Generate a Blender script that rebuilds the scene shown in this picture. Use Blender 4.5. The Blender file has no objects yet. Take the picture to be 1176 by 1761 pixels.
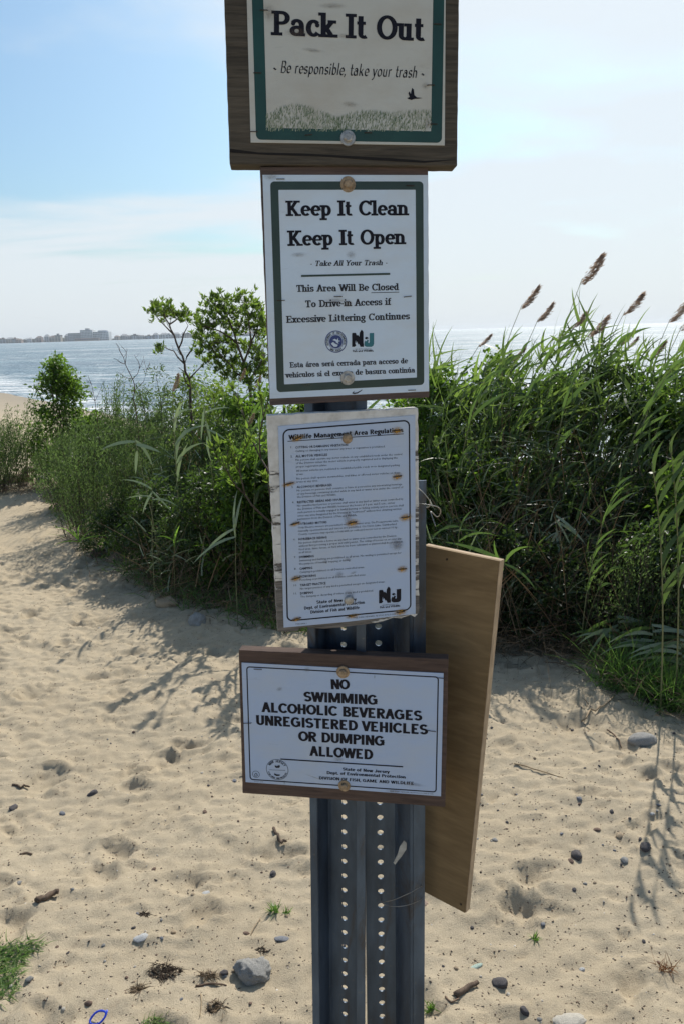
import bpy, math, random
import numpy as np
from mathutils import Vector, Matrix, Euler

# ================= camera, sky, sun, exposure =================
scene = bpy.context.scene
COL = scene.collection
FPX, CX, CY = 1400.0, 588.0, 880.5          # focal length and centre in photo pixels
PITCH, ROLL, EYE = math.radians(12.45), math.radians(-1.7), 1.6
CAMROT = Matrix.Rotation(math.pi/2-PITCH, 3, 'X') @ Matrix.Rotation(ROLL, 3, 'Z')
cam_data = bpy.data.cameras.new('camera')
cam_data.sensor_fit = 'VERTICAL'; cam_data.sensor_height = 36.0; cam_data.lens = FPX/1761*36
cam_data.clip_start = 0.05; cam_data.clip_end = 40000
cam = bpy.data.objects.new('camera', cam_data); COL.objects.link(cam)
cam.location = (0, 0, EYE); cam.rotation_euler = CAMROT.to_euler()
scene.camera = cam
SUN_AZ, SUN_EL = math.radians(21), math.radians(46)
SUN_DIR = Vector((math.sin(SUN_AZ)*math.cos(SUN_EL), math.cos(SUN_AZ)*math.cos(SUN_EL), math.sin(SUN_EL)))
sun_data = bpy.data.lights.new('sun', 'SUN'); sun_data.energy = 4.9; sun_data.angle = math.radians(.55); sun_data.color = (1, .955, .88)
sun = bpy.data.objects.new('sun', sun_data); COL.objects.link(sun)
sun.rotation_euler = SUN_DIR.to_track_quat('Z', 'Y').to_euler()

world = bpy.data.worlds.new('World'); scene.world = world; world.use_nodes = True
wt = world.node_tree; wn = wt.nodes; wl = wt.links; wn.clear()
sky = wn.new('ShaderNodeTexSky'); sky.sky_type = 'NISHITA'; sky.sun_disc = False
sky.sun_elevation = SUN_EL; sky.sun_rotation = SUN_AZ
sky.air_density = 1.0; sky.dust_density = 2.4; sky.ozone_density = 1.4; sky.altitude = 0
tc = wn.new('ShaderNodeTexCoord')
sep = wn.new('ShaderNodeSeparateXYZ'); wl.new(tc.outputs['Generated'], sep.inputs[0])
def wmath(op, a, b=None):
    n = wn.new('ShaderNodeMath'); n.operation = op
    for i, v in enumerate((a, b)):
        if v is None: continue
        if isinstance(v, (int, float)): n.inputs[i].default_value = v
        else: wl.new(v, n.inputs[i])
    return n.outputs[0]
zc = wmath('ADD', wmath('MAXIMUM', sep.outputs[2], 0.0), .10)
comb = wn.new('ShaderNodeCombineXYZ')
wl.new(wmath('DIVIDE', sep.outputs[0], zc), comb.inputs[0]); wl.new(wmath('DIVIDE', sep.outputs[1], zc), comb.inputs[1])
mp = wn.new('ShaderNodeMapping'); mp.inputs['Scale'].default_value = (.55, 1.0, 1); mp.inputs['Rotation'].default_value = (0, 0, math.radians(-14)); mp.inputs['Location'].default_value = (2.2, .6, 0)
wl.new(comb.outputs[0], mp.inputs[0])
nz = wn.new('ShaderNodeTexNoise'); nz.inputs['Scale'].default_value = 1.0; nz.inputs['Detail'].default_value = 9; nz.inputs['Roughness'].default_value = .52; nz.inputs['Distortion'].default_value = .35
wl.new(mp.outputs[0], nz.inputs['Vector'])
# cloud cover: thin wisps high up, a pale bank low over the horizon
low = wn.new('ShaderNodeMapRange'); low.interpolation_type = 'SMOOTHSTEP'
for k, v in zip(('From Min', 'From Max', 'To Min', 'To Max'), (0.0, .21, .34, -.03)): low.inputs[k].default_value = v
wl.new(sep.outputs[2], low.inputs['Value'])
# high thin veil, thicker round the sun
dotn = wn.new('ShaderNodeVectorMath'); dotn.operation = 'DOT_PRODUCT'; dotn.inputs[1].default_value = tuple(SUN_DIR); wl.new(tc.outputs['Generated'], dotn.inputs[0])
veil = wn.new('ShaderNodeMapRange'); veil.interpolation_type = 'SMOOTHSTEP'
for k, v in zip(('From Min', 'From Max', 'To Min', 'To Max'), (.64, .95, 0, .30)): veil.inputs[k].default_value = v
wl.new(dotn.outputs['Value'], veil.inputs['Value'])
cov = wmath('ADD', wmath('ADD', nz.outputs['Fac'], low.outputs[0]), veil.outputs[0])
cr = wn.new('ShaderNodeMapRange'); cr.interpolation_type = 'SMOOTHSTEP'
for k, v in zip(('From Min', 'From Max', 'To Min', 'To Max'), (.485, .74, 0, .88)): cr.inputs[k].default_value = v
wl.new(cov, cr.inputs['Value'])
bg1 = wn.new('ShaderNodeBackground'); bg1.inputs[1].default_value = .125
tint = wn.new('ShaderNodeMix'); tint.data_type = 'RGBA'; tint.blend_type = 'MULTIPLY'; tint.inputs[0].default_value = 1; tint.inputs[7].default_value = (.71, .94, 1.04, 1)
wl.new(sky.outputs[0], tint.inputs[6]); wl.new(tint.outputs[2], bg1.inputs[0])
bg2 = wn.new('ShaderNodeBackground'); bg2.inputs[0].default_value = (.85, .915, .97, 1); bg2.inputs[1].default_value = .95
mx = wn.new('ShaderNodeMixShader'); wl.new(cr.outputs[0], mx.inputs[0]); wl.new(bg1.outputs[0], mx.inputs[1]); wl.new(bg2.outputs[0], mx.inputs[2])
wo = wn.new('ShaderNodeOutputWorld'); wl.new(mx.outputs[0], wo.inputs[0])
scene.view_settings.view_transform = 'Standard'; scene.view_settings.look = 'None'
scene.view_settings.exposure = 0.0; scene.view_settings.gamma = 1; scene.view_settings.use_curve_mapping = False
scene.cycles.max_bounces = 8; scene.cycles.transparent_max_bounces = 12; scene.cycles.use_denoising = True
scene.cycles.sample_clamp_indirect = 6

# ================= helpers =================
R_ = random.Random(7)
NR = np.random.RandomState(11)
def ray(px, py): return CAMROT @ Vector(((px-CX)/FPX, -(py-CY)/FPX, -1.0))
def atY(px, py, Y): d = ray(px, py); return Vector((0, 0, EYE)) + d*(Y/d.y)
def on_ground(px, py, z=0.0): d = ray(px, py); return Vector((0, 0, EYE)) + d*((z-EYE)/d.z)

def tag(o, label=None, cat=None, group=None, kind=None):
    if label: o['label'] = label
    if cat: o['category'] = cat
    if group: o['group'] = group
    if kind: o['kind'] = kind
    return o
def empty(name, loc=(0, 0, 0), rot=None):
    o = bpy.data.objects.new(name, None); COL.objects.link(o); o.location = loc; o.empty_display_size = .05
    if rot is not None: o.rotation_euler = rot
    return o
def link(name, me, mat=None, parent=None, smooth=False):
    o = bpy.data.objects.new(name, me); COL.objects.link(o)
    if mat and not me.materials: me.materials.append(mat)
    if parent: o.parent = parent
    if smooth: me.polygons.foreach_set('use_smooth', [True]*len(me.polygons))
    return o
def mesh(name, V, F, mat=None, parent=None, smooth=False):
    me = bpy.data.meshes.new(name); me.from_pydata([tuple(v) for v in V], [], F); me.update()
    return link(name, me, mat, parent, smooth)
def npmesh(name, V, F):
    """V (n,3), F (m,k) numpy, all faces with k corners"""
    me = bpy.data.meshes.new(name); V = np.asarray(V, np.float32); F = np.asarray(F, np.int32); m, k = F.shape
    me.vertices.add(len(V)); me.vertices.foreach_set('co', V.ravel())
    me.loops.add(m*k); me.loops.foreach_set('vertex_index', F.ravel())
    me.polygons.add(m); me.polygons.foreach_set('loop_start', np.arange(0, m*k, k, dtype=np.int32)); me.polygons.foreach_set('loop_total', np.full(m, k, np.int32))
    me.update(calc_edges=True); me.validate(); return me
class MB:
    def __init__(s): s.V = []; s.F = []
    def add(s, V, F):
        b = len(s.V); s.V += [tuple(v) for v in V]; s.F += [tuple(i+b for i in f) for f in F]
    def box(s, x0, x1, y0, y1, z0, z1):
        s.add([(x0,y0,z0),(x1,y0,z0),(x1,y1,z0),(x0,y1,z0),(x0,y0,z1),(x1,y0,z1),(x1,y1,z1),(x0,y1,z1)],
              [(0,3,2,1),(4,5,6,7),(0,1,5,4),(1,2,6,5),(2,3,7,6),(3,0,4,7)])
    def tube(s, P, r, n=6, r1=None):
        P = [Vector(p) for p in P]; N = len(P); V = []
        for i, p in enumerate(P):
            d = (P[min(i+1, N-1)]-P[max(i-1, 0)]).normalized()
            u = d.cross(Vector((0, 0, 1)) if abs(d.z) < .9 else Vector((1, 0, 0))).normalized(); w = d.cross(u)
            rr = r if r1 is None else r+(r1-r)*i/(N-1)
            V += [p+(u*math.cos(2*math.pi*k/n)+w*math.sin(2*math.pi*k/n))*rr for k in range(n)]
        F = [(i*n+k, i*n+(k+1) % n, (i+1)*n+(k+1) % n, (i+1)*n+k) for i in range(N-1) for k in range(n)]
        F += [tuple(range(n))[::-1], tuple((N-1)*n+k for k in range(n))]
        s.add(V, F)
    def build(s, name, mat, parent=None, smooth=False): return mesh(name, s.V, s.F, mat, parent, smooth)

# ---- materials ----
def mat_new(name):
    m = bpy.data.materials.new(name); m.use_nodes = True; t = m.node_tree; return m, t, t.nodes['Principled BSDF']
def N(t, kind, **kw):
    n = t.nodes.new(kind)
    for k, v in kw.items():
        if k in n.inputs: n.inputs[k].default_value = v
        else: setattr(n, k, v)
    return n
def ramp(t, fac, stops):
    r = t.nodes.new('ShaderNodeValToRGB'); e = r.color_ramp.elements
    while len(e) > 1: e.remove(e[0])
    e[0].position = stops[0][0]; c = stops[0][1]; e[0].color = (*c, 1) if len(c) == 3 else c
    for p, c in stops[1:]:
        x = e.new(p); x.color = (*c, 1) if len(c) == 3 else c
    t.links.new(fac, r.inputs[0]); return r.outputs[0]
def noise(t, scale, detail=5, rough=.55, stretch=None, coord='Object', dist=0.):
    tc = t.nodes.new('ShaderNodeTexCoord'); n = t.nodes.new('ShaderNodeTexNoise')
    n.inputs['Scale'].default_value = scale; n.inputs['Detail'].default_value = detail; n.inputs['Roughness'].default_value = rough; n.inputs['Distortion'].default_value = dist
    v = tc.outputs[coord]
    if stretch:
        mp = t.nodes.new('ShaderNodeMapping'); mp.inputs['Scale'].default_value = stretch; t.links.new(v, mp.inputs[0]); v = mp.outputs[0]
    t.links.new(v, n.inputs['Vector']); return n.outputs['Fac']
def mixc(t, fac, a, b, mode='MIX'):
    m = t.nodes.new('ShaderNodeMix'); m.data_type = 'RGBA'; m.blend_type = mode
    for sock, v in ((m.inputs[0], fac), (m.inputs[6], a), (m.inputs[7], b)):
        if isinstance(v, (int, float)): sock.default_value = v
        elif isinstance(v, tuple): sock.default_value = (*v, 1)
        else: t.links.new(v, sock)
    return m.outputs[2]
def mth(t, op, a, b=0., c=None):
    n = t.nodes.new('ShaderNodeMath'); n.operation = op
    for i, v in enumerate((a, b, c)):
        if v is None: continue
        if isinstance(v, (int, float)): n.inputs[i].default_value = v
        else: t.links.new(v, n.inputs[i])
    return n.outputs[0]
def bump(t, bsdf, h, strength=.4, dist=.01):
    b = t.nodes.new('ShaderNodeBump'); b.inputs['Strength'].default_value = strength; b.inputs['Distance'].default_value = dist
    t.links.new(h, b.inputs['Height']); t.links.new(b.outputs[0], bsdf.inputs['Normal'])
def simple(name, col, rough=.6, var=.25, scale=30, metal=0., bmp=.0, stretch=None, spec=.5):
    m, t, b = mat_new(name)
    f = noise(t, scale, stretch=stretch)
    lo = tuple(c*(1-var) for c in col); hi = tuple(min(1, c*(1+var)) for c in col)
    t.links.new(ramp(t, f, [(.3, lo), (.7, hi)]), b.inputs['Base Color'])
    b.inputs['Roughness'].default_value = rough; b.inputs['Metallic'].default_value = metal; b.inputs['Specular IOR Level'].default_value = spec
    if bmp: bump(t, b, f, bmp, .003)
    return m
def wood(name, dark, light, grain=(3, 40, 40), scale=9, bmp=.5, rough=.85, knots=0.):
    m, t, b = mat_new(name)
    f = noise(t, scale, 8, .65, stretch=grain, dist=.6); g = noise(t, scale*.35, 3, .5, stretch=(grain[0]*.6, grain[1]*.25, grain[2]*.25))
    s = mth(t, 'ADD', mth(t, 'MULTIPLY', f, .65), mth(t, 'MULTIPLY', g, .35))
    c = ramp(t, s, [(.34, dark), (.5, tuple((a+b_)/2 for a, b_ in zip(dark, light))), (.66, light)])
    t.links.new(c, b.inputs['Base Color']); b.inputs['Roughness'].default_value = rough; b.inputs['Specular IOR Level'].default_value = .25
    bump(t, b, f, bmp, .002); return m
def leafmat(name, c1, c2, trans=(.16, .30, .03), tw=.5, gloss=.08, clump=6., dry=None):
    m, t, b = mat_new(name)
    geo = t.nodes.new('ShaderNodeNewGeometry'); f = noise(t, clump, 3)
    k = mth(t, 'ADD', mth(t, 'MULTIPLY', geo.outputs['Random Per Island'], .6), mth(t, 'MULTIPLY', f, .4))
    stops = [(.15, c1), (.75, c2)]
    if dry: stops = [(.12, c1), (.72, c2), (.86, c2), (.9, dry)]
    c = ramp(t, k, stops)
    t.links.new(c, b.inputs['Base Color']); b.inputs['Roughness'].default_value = .42; b.inputs['Specular IOR Level'].default_value = gloss*5
    tr = t.nodes.new('ShaderNodeBsdfTranslucent'); tcol = mixc(t, k, tuple(x*.6 for x in trans), tuple(min(1, x*1.35) for x in trans)); t.links.new(tcol, tr.inputs[0])
    mxs = t.nodes.new('ShaderNodeMixShader'); mxs.inputs[0].default_value = tw
    t.links.new(b.outputs[0], mxs.inputs[1]); t.links.new(tr.outputs[0], mxs.inputs[2])
    t.links.new(mxs.outputs[0], t.nodes['Material Output'].inputs[0]); return m

# ---- lettering: a small stroke font (slab serif / brush) and built-in sans ----
def glyph(ch, T, t, X, serif):
    """strokes of one character: ('L',x0,y0,x1,y1), ('A',cx,cy,rx,ry,a0,a1), ('R',x0,y0,x1,y1) box, ('D',x,y,r); returns (strokes, advance)"""
    m = t/2; sh = t*0.95; s = []
    L = lambda *a: s.append(('L',)+a); A = lambda *a: s.append(('A',)+a); D = lambda *a: s.append(('D',)+a)
    def S(x, y, w, side=0):
        if serif:
            x0, x1 = x-w/2, x+w/2
            if side < 0: x1 = x
            if side > 0: x0 = x
            s.append(('R', x0, y, x1, y+sh) if y < X*0.5 else ('R', x0, y-sh, x1, y))
    def V(x, y0, y1):
        if serif: s.append(('R', x-t*.45, y0, x+t*.45, y1))
    W = T*1.95; r = .2
    acc = {'á': 'a', 'í': 'ı', 'ú': 'u'}
    if not serif and ch in 'WABDEPIKLYT' : W = 0
    if ch in acc:
        g, w = glyph(acc[ch], T, t, X, serif)
        return g+[('L', w*.42, X+.1, w*.42+.13, X+.3)], w
    if ch == 'a':
        cy = X-m-.2
        L(.5,0,.5,cy); A(.31,cy,.19,.2,0,150); A(.3,.215,.2,.215-m,0,360); S(.5,0,W*.75,1)
        if serif: D(.15,cy+.08,T*.42)
        w = .68
    elif ch == 'b': L(.16,0,.16,1); A(.35,X/2,.2,X/2-m,0,360); S(.16,1,W,-1); w = .66
    elif ch == 'c':
        A(.34,X/2,.22,X/2-m,42,322); w = .6
        if serif: D(.5,X/2+.13,T*.45)
    elif ch == 'd': L(.5,0,.5,1); A(.32,X/2,.2,X/2-m,0,360); S(.5,1,W,-1); S(.5,0,W,1); w = .7
    elif ch == 'e': A(.34,X/2,.22,X/2-m,0,318); s.append(('R',.12,X/2-m*.5,.56,X/2+m)); w = .64
    elif ch == 'f': L(.2,0,.2,.8); A(.36,.8,.16,.2-m,180,50); s.append(('R',.04,X-sh,.42,X)); S(.2,0,W*1.1); w = .44
    elif ch == 'g':
        A(.3,X*.62,.18,X*.38-m,0,360); A(.3,-.1,.22,.16,0,360); s.append(('R',.2,.04,.42,.04+sh)); s.append(('R',.4,X-sh*1.1,.62,X-sh*.1)); w = .62
    elif ch == 'h': L(.16,0,.16,1); A(.34,X-m-.2,.18,.2,180,0); L(.52,X-m-.2,.52,0); S(.16,0,W); S(.52,0,W); S(.16,1,W,-1); w = .7
    elif ch in 'iı':
        L(.17,0,.17,X); S(.17,0,W*1.05); S(.17,X,W,-1); w = .35
        if ch == 'i': D(.17,X+.22,T*.56)
    elif ch == 'k': L(.16,0,.16,1); L(.52,X-m,.2,.26); L(.3,.36,.55,0); S(.16,0,W); S(.16,1,W,-1); S(.53,X,W*.85); S(.56,0,W); w = .71
    elif ch == 'l': L(.17,0,.17,1); S(.17,0,W*1.05); S(.17,1,W,-1); w = .35
    elif ch == 'm': L(.16,0,.16,X); A(.31,X-m-.18,.15,.18,180,0); L(.46,X-m-.18,.46,0); A(.61,X-m-.18,.15,.18,180,0); L(.76,X-m-.18,.76,0); S(.16,0,W); S(.46,0,W*.8); S(.76,0,W); S(.16,X,W,-1); w = .94
    elif ch == 'n': L(.16,0,.16,X); A(.34,X-m-.2,.18,.2,180,0); L(.52,X-m-.2,.52,0); S(.16,0,W); S(.52,0,W); S(.16,X,W,-1); w = .7
    elif ch == 'o': A(.34,X/2,.22,X/2-m,0,360); w = .68
    elif ch == 'p': L(.17,-.28,.17,X); A(.36,X/2,.2,X/2-m,0,360); S(.17,-.28,W*1.1); S(.17,X,W,-1); w = .69
    elif ch == 'r':
        L(.17,0,.17,X); A(.35,X-m-.19,.18,.19,180,62); S(.17,0,W*1.1); S(.17,X,W,-1); w = .53
        if serif: D(.45,X-m-.06,T*.45)
    elif ch == 's':
        ry = (X/2-m)/2; A(.29,X/2+ry,.17,ry,25,270); A(.29,X/2-ry,.17,ry,90,-155); w = .56
        V(.46,X*.68,X); V(.12,0,X*.32)
    elif ch == 't': L(.21,.2,.21,.92); A(.36,.2,.15,.2-m,180,310); s.append(('R',.05,X-sh,.42,X)); w = .48
    elif ch == 'u': L(.16,X,.16,.22); A(.33,.22,.17,.22-m,180,360); L(.5,X,.5,0); S(.16,X,W,-1); S(.5,X,W,-1); S(.5,0,W,1); w = .7
    elif ch == 'v': L(.08,X,.3,0); L(.52,X,.3,0); S(.08,X,W); S(.52,X,W); w = .6
    elif ch == 'w': L(.06,X,.24,0); L(.42,X,.24,0); L(.42,X,.6,0); L(.78,X,.6,0); S(.06,X,W); S(.78,X,W); w = .84
    elif ch == 'x': L(.08,X,.5,0); L(.5,X,.08,0); S(.1,X,W*.85); S(.5,X,W*.85); S(.1,0,W*.85); S(.52,0,W*.85); w = .6
    elif ch == 'y':
        L(.08,X,.3,.02); L(.52,X,.24,-.2); A(.12,-.16,.13,.1,-20,-120); S(.08,X,W); S(.52,X,W); w = .6
    elif ch == 'z': s.append(('R',.08,X-t,.5,X)); s.append(('R',.08,0,.5,t)); L(.47,X,.1,0); w = .58
    elif ch == 'A': L(.42,1,.12,0); L(.42,1,.72,0); s.append(('R',.22,.3,.62,.3+t)); S(.12,0,W*.95); S(.72,0,W*1.05); w = .84
    elif ch == 'B': L(.2,0,.2,1); A(.42,.74,.2,.26-m,90,-90); A(.44,.26,.23,.26-m+.02,90,-90); s += [('R',.2,1-t,.42,1),('R',.2,.5-m,.44,.5+m),('R',.2,0,.44,t)]; S(.2,0,W,-1); S(.2,1,W,-1); w = .78
    elif ch == 'C': A(.46,.5,.34,.5-m,38,322); V(.78,.68,1); w = .86
    elif ch == 'D': L(.2,0,.2,1); A(.42,.5,.33,.5-m,90,-90); s += [('R',.2,1-t,.42,1),('R',.2,0,.42,t)]; S(.2,0,W,-1); S(.2,1,W,-1); w = .88
    elif ch == 'E': L(.2,0,.2,1); s += [('R',.2,1-t,.68,1),('R',.2,.5-m,.55,.5+m),('R',.2,0,.7,t)]; V(.68,.72,1); V(.7,0,.3); V(.54,.36,.64); S(.2,0,W,-1); S(.2,1,W,-1); w = .8
    elif ch == 'I': L(.2,0,.2,1); S(.2,0,W*1.1); S(.2,1,W*1.1); w = .41
    elif ch == 'K': L(.2,0,.2,1); L(.68,1,.26,.38); L(.38,.52,.73,0); S(.2,0,W*1.1); S(.2,1,W*1.1); S(.68,1,W*.95); S(.74,0,W*.95); w = .9
    elif ch == 'L': L(.2,0,.2,1); s.append(('R',.2,0,.68,t)); V(.68,0,.32); S(.2,0,W,-1); S(.2,1,W*1.1); w = .76
    elif ch == 'O': A(.45,.5,.34,.5-m,0,360); w = .9
    elif ch == 'P': L(.2,0,.2,1); A(.42,.72,.24,.28-m,90,-90); s += [('R',.2,1-t,.42,1),('R',.2,.44,.42,.44+t)]; S(.2,0,W*1.15); S(.2,1,W,-1); w = .76
    elif ch == 'T': L(.4,0,.4,1); s.append(('R',.06,1-t,.74,1)); V(.08,.7,1); V(.72,.7,1); S(.4,0,W*1.1); w = .8
    elif ch == 'W': L(.1,1,.34,0); L(.58,1,.34,0); L(.58,1,.82,0); L(1.06,1,.82,0); S(.1,1,W*.9); S(.58,1,W*.7); S(1.06,1,W*.9); w = 1.16
    elif ch == 'Y': L(.1,1,.4,.42); L(.7,1,.4,.42); L(.4,.46,.4,0); S(.1,1,W*.9); S(.7,1,W*.9); S(.4,0,W); w = .8
    elif ch == 'F': L(.2,0,.2,1); s += [('R',.2,1-t,.64,1),('R',.2,.46-m,.56,.46+m)]; V(.64,.7,1); S(.2,0,W*1.1); S(.2,1,W,-1); w = .7
    elif ch == 'G': A(.46,.5,.34,.5-m,42,360-12); s += [('R',.5,.42,.8+T*.3,.42+t),('R',.8-T*.7,.08,.8+T*.3,.45)]; w = .96
    elif ch == 'H': L(.2,0,.2,1); L(.68,0,.68,1); s.append(('R',.2,.5-m,.68,.5+m)); S(.2,0,W); S(.68,0,W); S(.2,1,W); S(.68,1,W); w = .88
    elif ch == 'J': L(.46,1,.46,.3); A(.28,.3,.18,.3-m,0,-180); w = .64
    elif ch == 'M': L(.18,0,.18,1); L(1.0,0,1.0,1); L(.24,1,.59,.06); L(.94,1,.59,.06); S(.18,0,W); S(1.0,0,W); w = 1.18
    elif ch == 'N': L(.18,0,.18,1); L(.7,0,.7,1); L(.2,1,.68,0); S(.18,0,W); S(.18,1,W,-1); S(.7,1,W); w = .88
    elif ch == 'R': L(.18,0,.18,1); A(.42,.72,.22,.28-m,90,-90); s += [('R',.18,1-t,.42,1),('R',.18,.44,.42,.44+t)]; L(.42,.46,.68,0); S(.18,0,W); w = .82
    elif ch == 'S':
        ry = (.5-m)/2; A(.38,.5+ry,.24,ry,25,270); A(.38,.5-ry,.25,ry,90,-155); V(.62,.7,1); w = .74
    elif ch == 'U': L(.18,1,.18,.34); A(.42,.34,.24,.34-m,180,360); L(.66,.34,.66,1); S(.18,1,W); S(.66,1,W); w = .84
    elif ch == 'V': L(.08,1,.38,0); L(.68,1,.38,0); S(.08,1,W); S(.68,1,W); w = .76
    elif ch == '.': D(.12,T*.4,T*.52); w = .26
    elif ch in '0123456789':
        A(.3,.5,.2,.5-m,0,360) if ch in '08' else L(.3,0,.3,1); w = .6
    elif ch == '-': s.append(('R',.06,.3,.34,.3+t*1.1)); w = .4
    elif ch == '~': A(.17,.3,.1,.05,160,20); A(.36,.32,.1,.05,200,340); w = .52
    elif ch == ',': D(.12,.04,T*.5); L(.14,.04,.05,-.16); w = .26
    else: w = .42
    return s, w

def stroke_text(text, T=.2, t=.12, X=.7, serif=True, slant=0., track=0., nib=0.):
    """flat triangles of a line of text: list of polygons (each a list of 2D points), width; cap height 1"""
    polys = []; x0 = 0.
    def width(dx, dy):
        n = math.hypot(dx, dy) or 1; dx, dy = dx/n, dy/n
        c, s_ = math.cos(nib), math.sin(nib)
        a, b = dx*c+dy*s_, -dx*s_+dy*c
        return math.hypot(T*b, t*a)
    for ch in text:
        g, w = glyph(ch, T, t, X, serif)
        for q in g:
            if q[0] == 'R': pl = [[(q[1],q[2]),(q[3],q[2]),(q[3],q[4]),(q[1],q[4])]]
            elif q[0] == 'D': pl = [[(q[1]+q[3]*math.cos(k*math.pi/5), q[2]+q[3]*math.sin(k*math.pi/5)) for k in range(10)]]
            elif q[0] == 'L':
                _, a, b, c, d = q; h = width(c-a, d-b)/2; n = math.hypot(c-a, d-b)
                if abs(c-a) < 1e-6: pl = [[(a-h,min(b,d)),(a+h,min(b,d)),(a+h,max(b,d)),(a-h,max(b,d))]]
                else:
                    hx = h/max(.35, abs(d-b)/n)      # flat-cut ends on slanted strokes
                    pl = [[(a-hx,b),(a+hx,b),(c+hx,d),(c-hx,d)]]
            else:
                _, cx, cy, rx, ry, a0, a1 = q; N = max(5, int(abs(a1-a0)/14)); inn = []; out = []
                for k in range(N+1):
                    th = math.radians(a0+(a1-a0)*k/N)
                    px, py = cx+rx*math.cos(th), cy+ry*math.sin(th); dx, dy = -rx*math.sin(th), ry*math.cos(th)
                    n = math.hypot(dx, dy) or 1; h = width(dx, dy)/2; nx, ny = dy/n*h, -dx/n*h
                    out.append((px+nx, py+ny)); inn.append((px-nx, py-ny))
                pl = [[out[k], out[k+1], inn[k+1], inn[k]] for k in range(N)]
            for p_ in pl: polys.append([(x0+px+slant*py, py) for px, py in p_])
        x0 += w+track
    return polys, x0-track

# ================= ground: one sheet from under the viewer to beyond the horizon =================
def axis(lo, a, b, hi, step, g0, g1):
    mid = list(np.arange(a, b, step)); s = step; left = []; x = a
    while x > lo: s *= g0; x -= s; left.append(x)
    s = step; right = []; x = mid[-1]
    while x < hi: s *= g1; x += s; right.append(x)
    return np.array(left[::-1]+mid+right)
GX = axis(-9000, -3.3, 2.7, 9000, .0135, 1.13, 1.13)
GY = axis(-80, 1.25, 5.6, 26000, .0125, 1.16, 1.045)
def vnoise(X, Y, scale, seed):
    rs = np.random.RandomState(seed); T = rs.rand(256, 256); x = X*scale; y = Y*scale
    xi = np.floor(x).astype(np.int64); yi = np.floor(y).astype(np.int64); fx = x-xi; fy = y-yi
    fx = fx*fx*fx*(fx*(fx*6-15)+10); fy = fy*fy*fy*(fy*(fy*6-15)+10)
    a = T[xi & 255, yi & 255]; b = T[(xi+1) & 255, yi & 255]; c = T[xi & 255, (yi+1) & 255]; d = T[(xi+1) & 255, (yi+1) & 255]
    return (a*(1-fx)+b*fx)*(1-fy)+(c*(1-fx)+d*fx)*fy-.5
XX, YY = np.meshgrid(GX, GY)
def smooth(a, b, v): t = np.clip((v-a)/(b-a), 0, 1); return t*t*(3-2*t)
SEAZ = -1.05
SH = np.clip(15-1.8*XX, 13, 62)+1.5*vnoise(XX, YY*0, .06, 12)
Z = .045*vnoise(XX, YY, 1.1, 1)+.030*vnoise(XX, YY, 2.7, 2)+.013*vnoise(XX+.3*vnoise(XX, YY, 3, 9), YY, 6.5, 3)
near = np.exp(-np.maximum(0, YY-5)/6)*(YY > -20)
Z += near*(.008*vnoise(XX, YY, 15, 4)+.011*vnoise(XX*.8, YY*1.2, 31, 5))
Z += near*(.006*np.maximum(0, vnoise(XX*.5, YY*1.6, 22, 6)+.1)+.008*vnoise(XX, YY, 52, 7))
Zb = -1.5*smooth(8, 1, 8+0*YY)*0-1.45*smooth(0, 1, (YY-8.5)/(SH*1.25+3-8.5))-6*smooth(0, 1, (YY-SH-10)/200)
Z = Z*np.where(YY > 12, np.clip(1-(YY-12)/60, .25, 1), 1)+Zb
# footprints and scuffs pressed in the dry sand
rs = np.random.RandomState(5)
for k in range(6500):
    y = 1.3+rs.rand()**.8*7.5; x = -3.4+rs.rand()*6.2
    a = rs.rand()*math.pi; big = rs.rand() < .10
    rx = rs.uniform(.05, .085) if big else rs.uniform(.014, .036); ry = rx*rs.uniform(.42, .75); dep = rs.uniform(.012, .026) if big else rs.uniform(.004, .011)
    i0, i1 = np.searchsorted(GX, [x-rx*2.4, x+rx*2.4]); j0, j1 = np.searchsorted(GY, [y-rx*2.4, y+rx*2.4])
    if i1-i0 < 2 or j1-j0 < 2: continue
    dx = XX[j0:j1, i0:i1]-x; dy = YY[j0:j1, i0:i1]-y
    u = (dx*math.cos(a)+dy*math.sin(a))/rx; v = (-dx*math.sin(a)+dy*math.cos(a))/ry
    d = np.sqrt(u*u+v*v)*(1+.7*vnoise(XX[j0:j1, i0:i1]+k, YY[j0:j1, i0:i1], 30, 8))
    Z[j0:j1, i0:i1] += dep*(-np.exp(-(d**2)*1.4)+.5*np.exp(-((d-1.35)/.3)**2))
def gz(x, y):
    i = int(np.clip(np.searchsorted(GX, x)-1, 0, len(GX)-2)); j = int(np.clip(np.searchsorted(GY, y)-1, 0, len(GY)-2))
    fx = (x-GX[i])/(GX[i+1]-GX[i]); fy = (y-GY[j])/(GY[j+1]-GY[j])
    return float((Z[j, i]*(1-fx)+Z[j, i+1]*fx)*(1-fy)+(Z[j+1, i]*(1-fx)+Z[j+1, i+1]*fx)*fy)
def ground_at(px, py):
    p = on_ground(px, py)
    for _ in range(4): p = on_ground(px, py, gz(p.x, p.y))
    return p
nx, ny = len(GX), len(GY)
idx = np.arange(nx*ny).reshape(ny, nx)
FQ = np.stack([idx[:-1, :-1], idx[:-1, 1:], idx[1:, 1:], idx[1:, :-1]], -1).reshape(-1, 4)
m_sand, t, b = mat_new('dry beach sand')
f1 = noise(t, 1.6, 6, .6); f2 = noise(t, 34, 8, .72); f3 = noise(t, 300, 4, .8); f4 = noise(t, 9, 6, .65)
c = ramp(t, f1, [(.3, (.455, .375, .262)), (.7, (.525, .44, .315))])
c = mixc(t, ramp(t, f2, [(.35, (0, 0, 0)), (.75, (.35, .35, .35))]), c, (.32, .262, .175))
c = mixc(t, ramp(t, f3, [(.30, (.9, .9, .9)), (.46, (0, 0, 0))]), c, (.22, .17, .12))
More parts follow.
